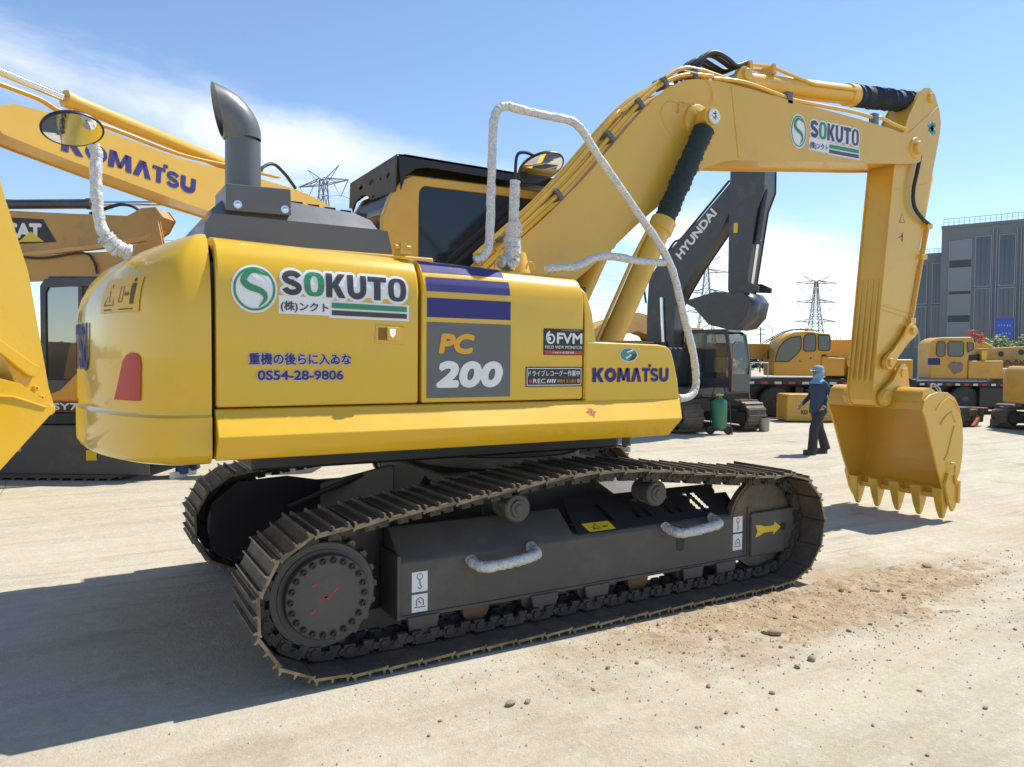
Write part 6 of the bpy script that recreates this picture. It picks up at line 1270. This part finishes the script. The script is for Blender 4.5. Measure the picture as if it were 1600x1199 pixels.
# ================================================================== PEOPLE
def person(loc, rz, label, top, trousers, shoes, head_kind, stride=.17, arms='walk'):
    P_ = thing('person', label, 'person', (*loc, 0), rz)          # faces local +X
    J = {'pel':(0,0,.93,.135,.115),'wst':(0,0,1.08,.135,.105),'chs':(.01,0,1.28,.165,.125),'nck':(.0,0,1.44,.075,.07),'hd0':(.02,0,1.51,.065,.065),'hd1':(.03,0,1.58,.09,.08),'hd2':(.02,0,1.67,.075,.07)}
    for s, n_ in ((1,'l'),(-1,'r')):
        f = stride*s
        J['hip'+n_] = (0, s*.09, .90, .095, .095); J['kne'+n_] = (f*.62+.03, s*.09, .50, .065, .065); J['ank'+n_] = (f-.02 if s > 0 else f-.05, s*.09, .10 if s > 0 else .115, .05, .05); J['toe'+n_] = (f+.10, s*.10, .045, .042, .035)
        g = -f
        J['sho'+n_] = (.0, s*.185, 1.39, .065, .065); J['elb'+n_] = (g*.35-.05, s*.225, 1.13, .05, .05); J['wri'+n_] = ((g*.6+.12, s*.19, .95, .036, .034) if arms == 'walk' else (.2, s*.08, 1.10, .036, .034))
    E_ = [('pel','wst'),('wst','chs'),('chs','nck'),('nck','hd0'),('hd0','hd1'),('hd1','hd2')]
    for n_ in 'lr': E_ += [('pel','hip'+n_),('hip'+n_,'kne'+n_),('kne'+n_,'ank'+n_),('ank'+n_,'toe'+n_),('chs','sho'+n_),('sho'+n_,'elb'+n_),('elb'+n_,'wri'+n_)]
    # hands: palm with five short fingers
    for s, n_ in ((1,'l'),(-1,'r')):
        w = Vector(J['wri'+n_][:3]); e = Vector(J['elb'+n_][:3]); d = (w-e).normalized(); pm = w+d*.07; J['plm'+n_] = (*pm, .026, .035); E_.append(('wri'+n_, 'plm'+n_))
        side_ = Vector((1,0,0)) - d*d.x; side_.normalize(); inw = Vector((0,-s,0))
        for k in range(4):
            b_ = pm + d*.025 + side_*(.027-.018*k); t_ = b_ + d*(.045,.052,.048,.036)[k] + inw*.018; J['f%d%s' % (k, n_)] = (*b_, .010, .010); J['g%d%s' % (k, n_)] = (*t_, .008, .008); E_ += [('plm'+n_, 'f%d%s' % (k, n_)), ('f%d%s' % (k, n_), 'g%d%s' % (k, n_))]
        t_ = w + d*.05 + side_*.05; J['th'+n_] = (*t_, .010, .010); E_.append(('wri'+n_, 'th'+n_))
    keys = list(J); me = bpy.data.meshes.new('body'); me.from_pydata([J[k][:3] for k in keys], [(keys.index(a), keys.index(b)) for a, b in E_], [])
    o = bpy.data.objects.new('body', me); COL.objects.link(o); o.modifiers.new('skin', 'SKIN')
    for k, sv in zip(keys, me.skin_vertices[0].data): sv.radius = J[k][3:5]; sv.use_root = (k == 'pel')
    o.modifiers.new('sub', 'SUBSURF').levels = 2
    dg = bpy.context.evaluated_depsgraph_get(); m2 = bpy.data.meshes.new_from_object(o.evaluated_get(dg)); bpy.data.objects.remove(o)
    SKIN = mat('skin', (.42,.24,.16), .6)
    for m in (top, trousers, SKIN, shoes): m2.materials.append(m)
    wr = [Vector(J['wri'+n_][:3]) for n_ in 'lr']
    for f in m2.polygons:
        c = f.center; i = 0
        if c.z < .94 and abs(c.y) < .19: i = 1
        if c.z < .94 and min((c-w).length for w in wr) < .3 and abs(c.y) > .15: i = 0
        if c.z < .085 : i = 3
        if c.z > 1.475: i = 2
        for w, n_ in zip(wr, 'lr'):
            if (c-w).length < .17 and (c-Vector(J['elb'+n_][:3])).length > (w-Vector(J['elb'+n_][:3])).length: i = 2
        f.material_index = i
    b = link('body', m2, None, P_, 70)
    # trouser legs hang loose over the shoe, jacket hem over the hips
    for n_ in 'lr':
        h, k_, a_ = (Vector(J[x+n_][:3]) for x in ('hip','kne','ank'))
        MB().tube([h+Vector((0,0,-.02)), h.lerp(k_, .5), k_, k_.lerp(a_, .5), a_+Vector((.0,0,-.035))], [.112,.098,.086,.086,.092], 14).build('trouser_leg', trousers, P_, smooth=70)
        t_ = Vector(J['toe'+n_][:3]); fx = t_.x
        MB().loft([[(fx+x, t_.y+y*w, z) for x, y in [(math.cos(q)*.145-.055, math.sin(q)) for q in [2*math.pi*i/16 for i in range(16)]]] for z, w in ((.003,.046),(.03,.052),(.07,.046),(.10,.034))]).build('shoe', shoes, P_, smooth=60)
    MB().loft([[(math.cos(q)*rx+.0, math.sin(q)*ry, z) for q in [2*math.pi*i/20 for i in range(20)]] for z, rx, ry in ((.80,.155,.195),(.95,.15,.19),(1.10,.14,.18),(1.28,.145,.20),(1.38,.12,.19),(1.44,.085,.11))]).build('jacket', top, P_, smooth=70)
    hc = Vector((.03,0,1.585))
    # face: nose, eyes, mouth, ears
    MB().lathe(hc+Vector((.085,0,-.01)), (1,0,-.25), [(0,.018),(.02,.012),(.03,.004)], 8).build('nose', SKIN, b)
    for s in (-1,1):
        MB().lathe(hc+Vector((.082,s*.033,.022)), (1,s*.2,0), [(0,.011),(.006,.008),(.008,.002)], 8).build('eye', INK, b); MB().lathe(hc+Vector((.0,s*.082,0)), (0,s,0), [(0,.026),(.012,.022),(.016,.006)], 10).build('ear', SKIN, b)
    MB().obox(hc+Vector((.082,0,-.052)), Vector((1,0,0)), Vector((0,1,0)), Vector((0,0,1)), .008, .024, .005).build('mouth', mat('lip', (.3,.12,.1), .6), b)
    if head_kind == 'hood':
        HB = mat('pale_blue_cloth', (.17,.33,.50), .8, var=.12, vscale=20)
        # cap with brim over a cloth that covers neck, ears and the lower face
        def ringz(z, rx, ry, cx=0): return [(hc.x+cx+math.cos(q)*rx, math.sin(q)*ry, z) for q in [2*math.pi*i/22 for i in range(22)]]
        MB().loft([ringz(1.625,.112,.098,-.008), ringz(1.665,.112,.098,-.010), ringz(1.70,.098,.086,-.012), ringz(1.725,.06,.055,-.012), ringz(1.733,.01,.01,-.012)]).build('cap', HB, P_, smooth=70)
        MB().loft([[(hc.x+.06,-.088,1.632),(hc.x+.115,-.075,1.622),(hc.x+.150,-.03,1.617),(hc.x+.150,.03,1.617),(hc.x+.115,.075,1.622),(hc.x+.06,.088,1.632)], [(hc.x+.06,-.088,1.645),(hc.x+.115,-.075,1.633),(hc.x+.150,-.03,1.627),(hc.x+.150,.03,1.627),(hc.x+.115,.075,1.633),(hc.x+.06,.088,1.645)]]).build('cap_brim', mat('pale_brim_cloth', (.50,.58,.62), .8), P_)
        n = 22; rows = []
        for z, rx, ry, op in ((1.63,.108,.094,1.0),(1.58,.102,.092,.95),(1.545,.10,.090,.12),(1.515,.098,.086,.0),(1.475,.080,.082,.0),(1.445,.092,.105,.0),(1.41,.118,.155,.0),(1.375,.138,.195,0)):
            a0_ = op; rows.append([(hc.x-.01+math.cos(a0_+(2*math.pi-2*a0_)*i/(n-1))*rx, math.sin(a0_+(2*math.pi-2*a0_)*i/(n-1))*ry, z) for i in range(n)])
        o = MB().loft(rows, closed=False, caps=False).build('head_cloth', HB, P_, smooth=80); q = o.modifiers.new('thick', 'SOLIDIFY'); q.thickness = .008
    else:
        HA = mat('black_hair', (.015,.012,.01), .6)
        MB().loft([[(hc.x-.015+math.cos(q)*rx, math.sin(q)*ry, z) for q in [2*math.pi*i/20 for i in range(20)]] for z, rx, ry in ((1.61,.098,.092),(1.66,.10,.092),(1.705,.08,.075),(1.73,.02,.02))]).build('hair', HA, P_, smooth=70)
    return P_
NAVY = mat('navy_work_cloth', (.03,.055,.11), .85, var=.2, vscale=14); SLATE = mat('dark_grey_trousers', (.035,.035,.042), .85, var=.2, vscale=14); KHAK = mat('dark_khaki_trousers', (.06,.05,.04), .85, var=.2, vscale=14)
BOOT = mat('black_boots', (.03,.028,.026), .6); WSHOE = mat('white_trainers', (.55,.53,.5), .6)
LEFT = math.atan2(-_r.y, -_r.x)
p1_ = person((9.46,4.12), LEFT+R(14), 'person in pale blue cap and face cloth, dark jacket, walking past the bucket', NAVY, SLATE, BOOT, 'hood', .2)
person((6.38,6.37), LEFT+R(100), 'person in dark trousers and pale shoes, legs visible under the toolbox', mat('grey_shirt', (.2,.2,.2), .8), KHAK, WSHOE, 'hair', .13)
person((-1.62,6.68), LEFT+R(60), 'person in white shoes, only feet visible under the counterweight', mat('grey_shirt', (.2,.2,.2), .8), NAVY, WSHOE, 'hair', .16)

# ================================================================== CLODS, GRAVEL
SOIL = mat('dry_soil', (.46,.335,.195), .95, var=.3, vscale=20, bump=.6, bscale=30); CLOD = mat('grey_clod', (.43,.34,.225), .95, var=.3, vscale=20, bump=.6, bscale=30)
def clod_mesh(seed):
    b = bmesh.new(); bmesh.ops.create_icosphere(b, subdivisions=2, radius=1); rnd = random.Random(seed)
    ax = [Vector((rnd.gauss(0,1), rnd.gauss(0,1), rnd.gauss(0,1))).normalized() for _ in range(7)]; of = [rnd.uniform(.55,.95) for _ in ax]
    for v in b.verts:
        for a, o_ in zip(ax, of):
            d = v.co.dot(a)
            if d > o_: v.co -= a*(d-o_)
        v.co *= rnd.uniform(.94,1.05)
        v.co.z *= .72
    me = bpy.data.meshes.new('soil_clod'); b.to_mesh(me); b.free(); return me
CM = [clod_mesh(k) for k in range(6)]
from mathutils import noise as mnoise
def soil_bed():
    """loose soil dragged off the track: a low uneven crust that breaks up at its rim"""
    nx, ny, x0, x1, y0, y1 = 230, 84, -.3, 4.1, -2.75, -1.515; hs = {}; m = MB(); idx = {}
    for j in range(ny+1):
        for i in range(nx+1):
            x, y = x0+(x1-x0)*i/nx, y0+(y1-y0)*j/ny
            e = 1 - (((x-2.05)/1.95)**2 + ((y+1.80)/.62)**2)
            n = .8*mnoise.fractal(Vector((x*2.6, y*4.2, 1.7)), .75, 2.1, 6) + .95*mnoise.fractal(Vector((x*11, y*13, 4)), .6, 2.1, 5)
            h = .020*min(e, .5) + .019*n - .0095
            hs[i, j] = (x, y, min(h, .05))
    for j in range(ny):
        for i in range(nx):
            q = [(i, j), (i+1, j), (i+1, j+1), (i, j+1)]
            if max(hs[k][2] for k in q) < .002: continue
            f = []
            for k in q:
                if k not in idx: idx[k] = len(m.v); X, Y_, Z_ = hs[k]; m.v.append((X, Y_, max(Z_, -.002)))
                f.append(idx[k])
            m.f.append(tuple(f))
    tag(m.build('loose_soil', mat('loose_dry_soil', (.43,.33,.205), .95, var=.3, vscale=7, bump=.9, bscale=55, dirt=(.29,.20,.11), dscale=4, dlo=.42, dhi=.62), None, 60), 'loose brown soil dragged out beside the front of the track', 'soil', kind='stuff')
soil_bed()
big = [(.934,-2.136,.034,0),(.90,-2.10,.022,0),(.791,-2.537,.026,1),(.62,-2.57,.017,1),(3.421,-1.672,.034,1),(-.994,-2.18,.017,1),(-1.09,-2.16,.023,1),(2.35,-1.9,.036,0),(2.47,-1.95,.028,0),(2.15,-1.75,.026,0)]
rnd = random.Random(77)
for k in range(90):
    t = rnd.random(); x = rnd.gauss(1.7,1.1); y = -1.62-abs(rnd.gauss(0,.55)); big.append((x, y, rnd.uniform(.006,.015)*(1.4 if rnd.random() < .15 else 1), rnd.randrange(2)))
for k in range(40): big.append((rnd.uniform(-2.0,5), rnd.uniform(-3.8,-1.7), rnd.uniform(.005,.012), rnd.randrange(2)))
for i, (x, y, r, c) in enumerate(big):
    me = CM[i % 6]
    if not me.materials: me.materials.append(SOIL if i % 2 else CLOD)
    o = bpy.data.objects.new('soil_clod', me); COL.objects.link(o); o.location = (x, y, r*.45); o.scale = (r*rnd.uniform(.9,1.5), r*rnd.uniform(.8,1.2), r); o.rotation_euler = (0,0,rnd.uniform(0,6))
    own = {0:'largest flat brown clod below the front half of the near track', 2:'round brown clod lowest in front of the loose soil', 4:'lone clod on clean concrete right of the loose soil, towards the bucket', 6:'larger of two clods side by side on the concrete below the near track middle', 5:'smaller of two clods side by side on the concrete below the near track middle'}
    tag(o, own.get(i, 'small dry clod of soil lying on the concrete near the track'), 'clod', 'soil clods on the concrete')
gv = MB()
for k in range(4200):
    if rnd.random() < .7: x, y = rnd.gauss(1.5,1.3), -1.58-abs(rnd.gauss(0,.6))
    else: x, y = rnd.uniform(-3,6), rnd.uniform(-4.2,-1.5)
    r = .0022+.009*rnd.random()**3; a = rnd.uniform(0,6); c, s = math.cos(a)*r, math.sin(a)*r
    gv.add([(x+c,y+s,0),(x-s,y+c,0),(x-c,y-s,0),(x+s,y-c,0),(x+rnd.uniform(-.3,.3)*r,y,r*1.1)], [(0,1,4),(1,2,4),(2,3,4),(3,0,4)])
tag(gv.build('soil_crumbs', SOIL, None, 0), 'fine soil crumbs scattered over the concrete', 'crumbs', kind='stuff')
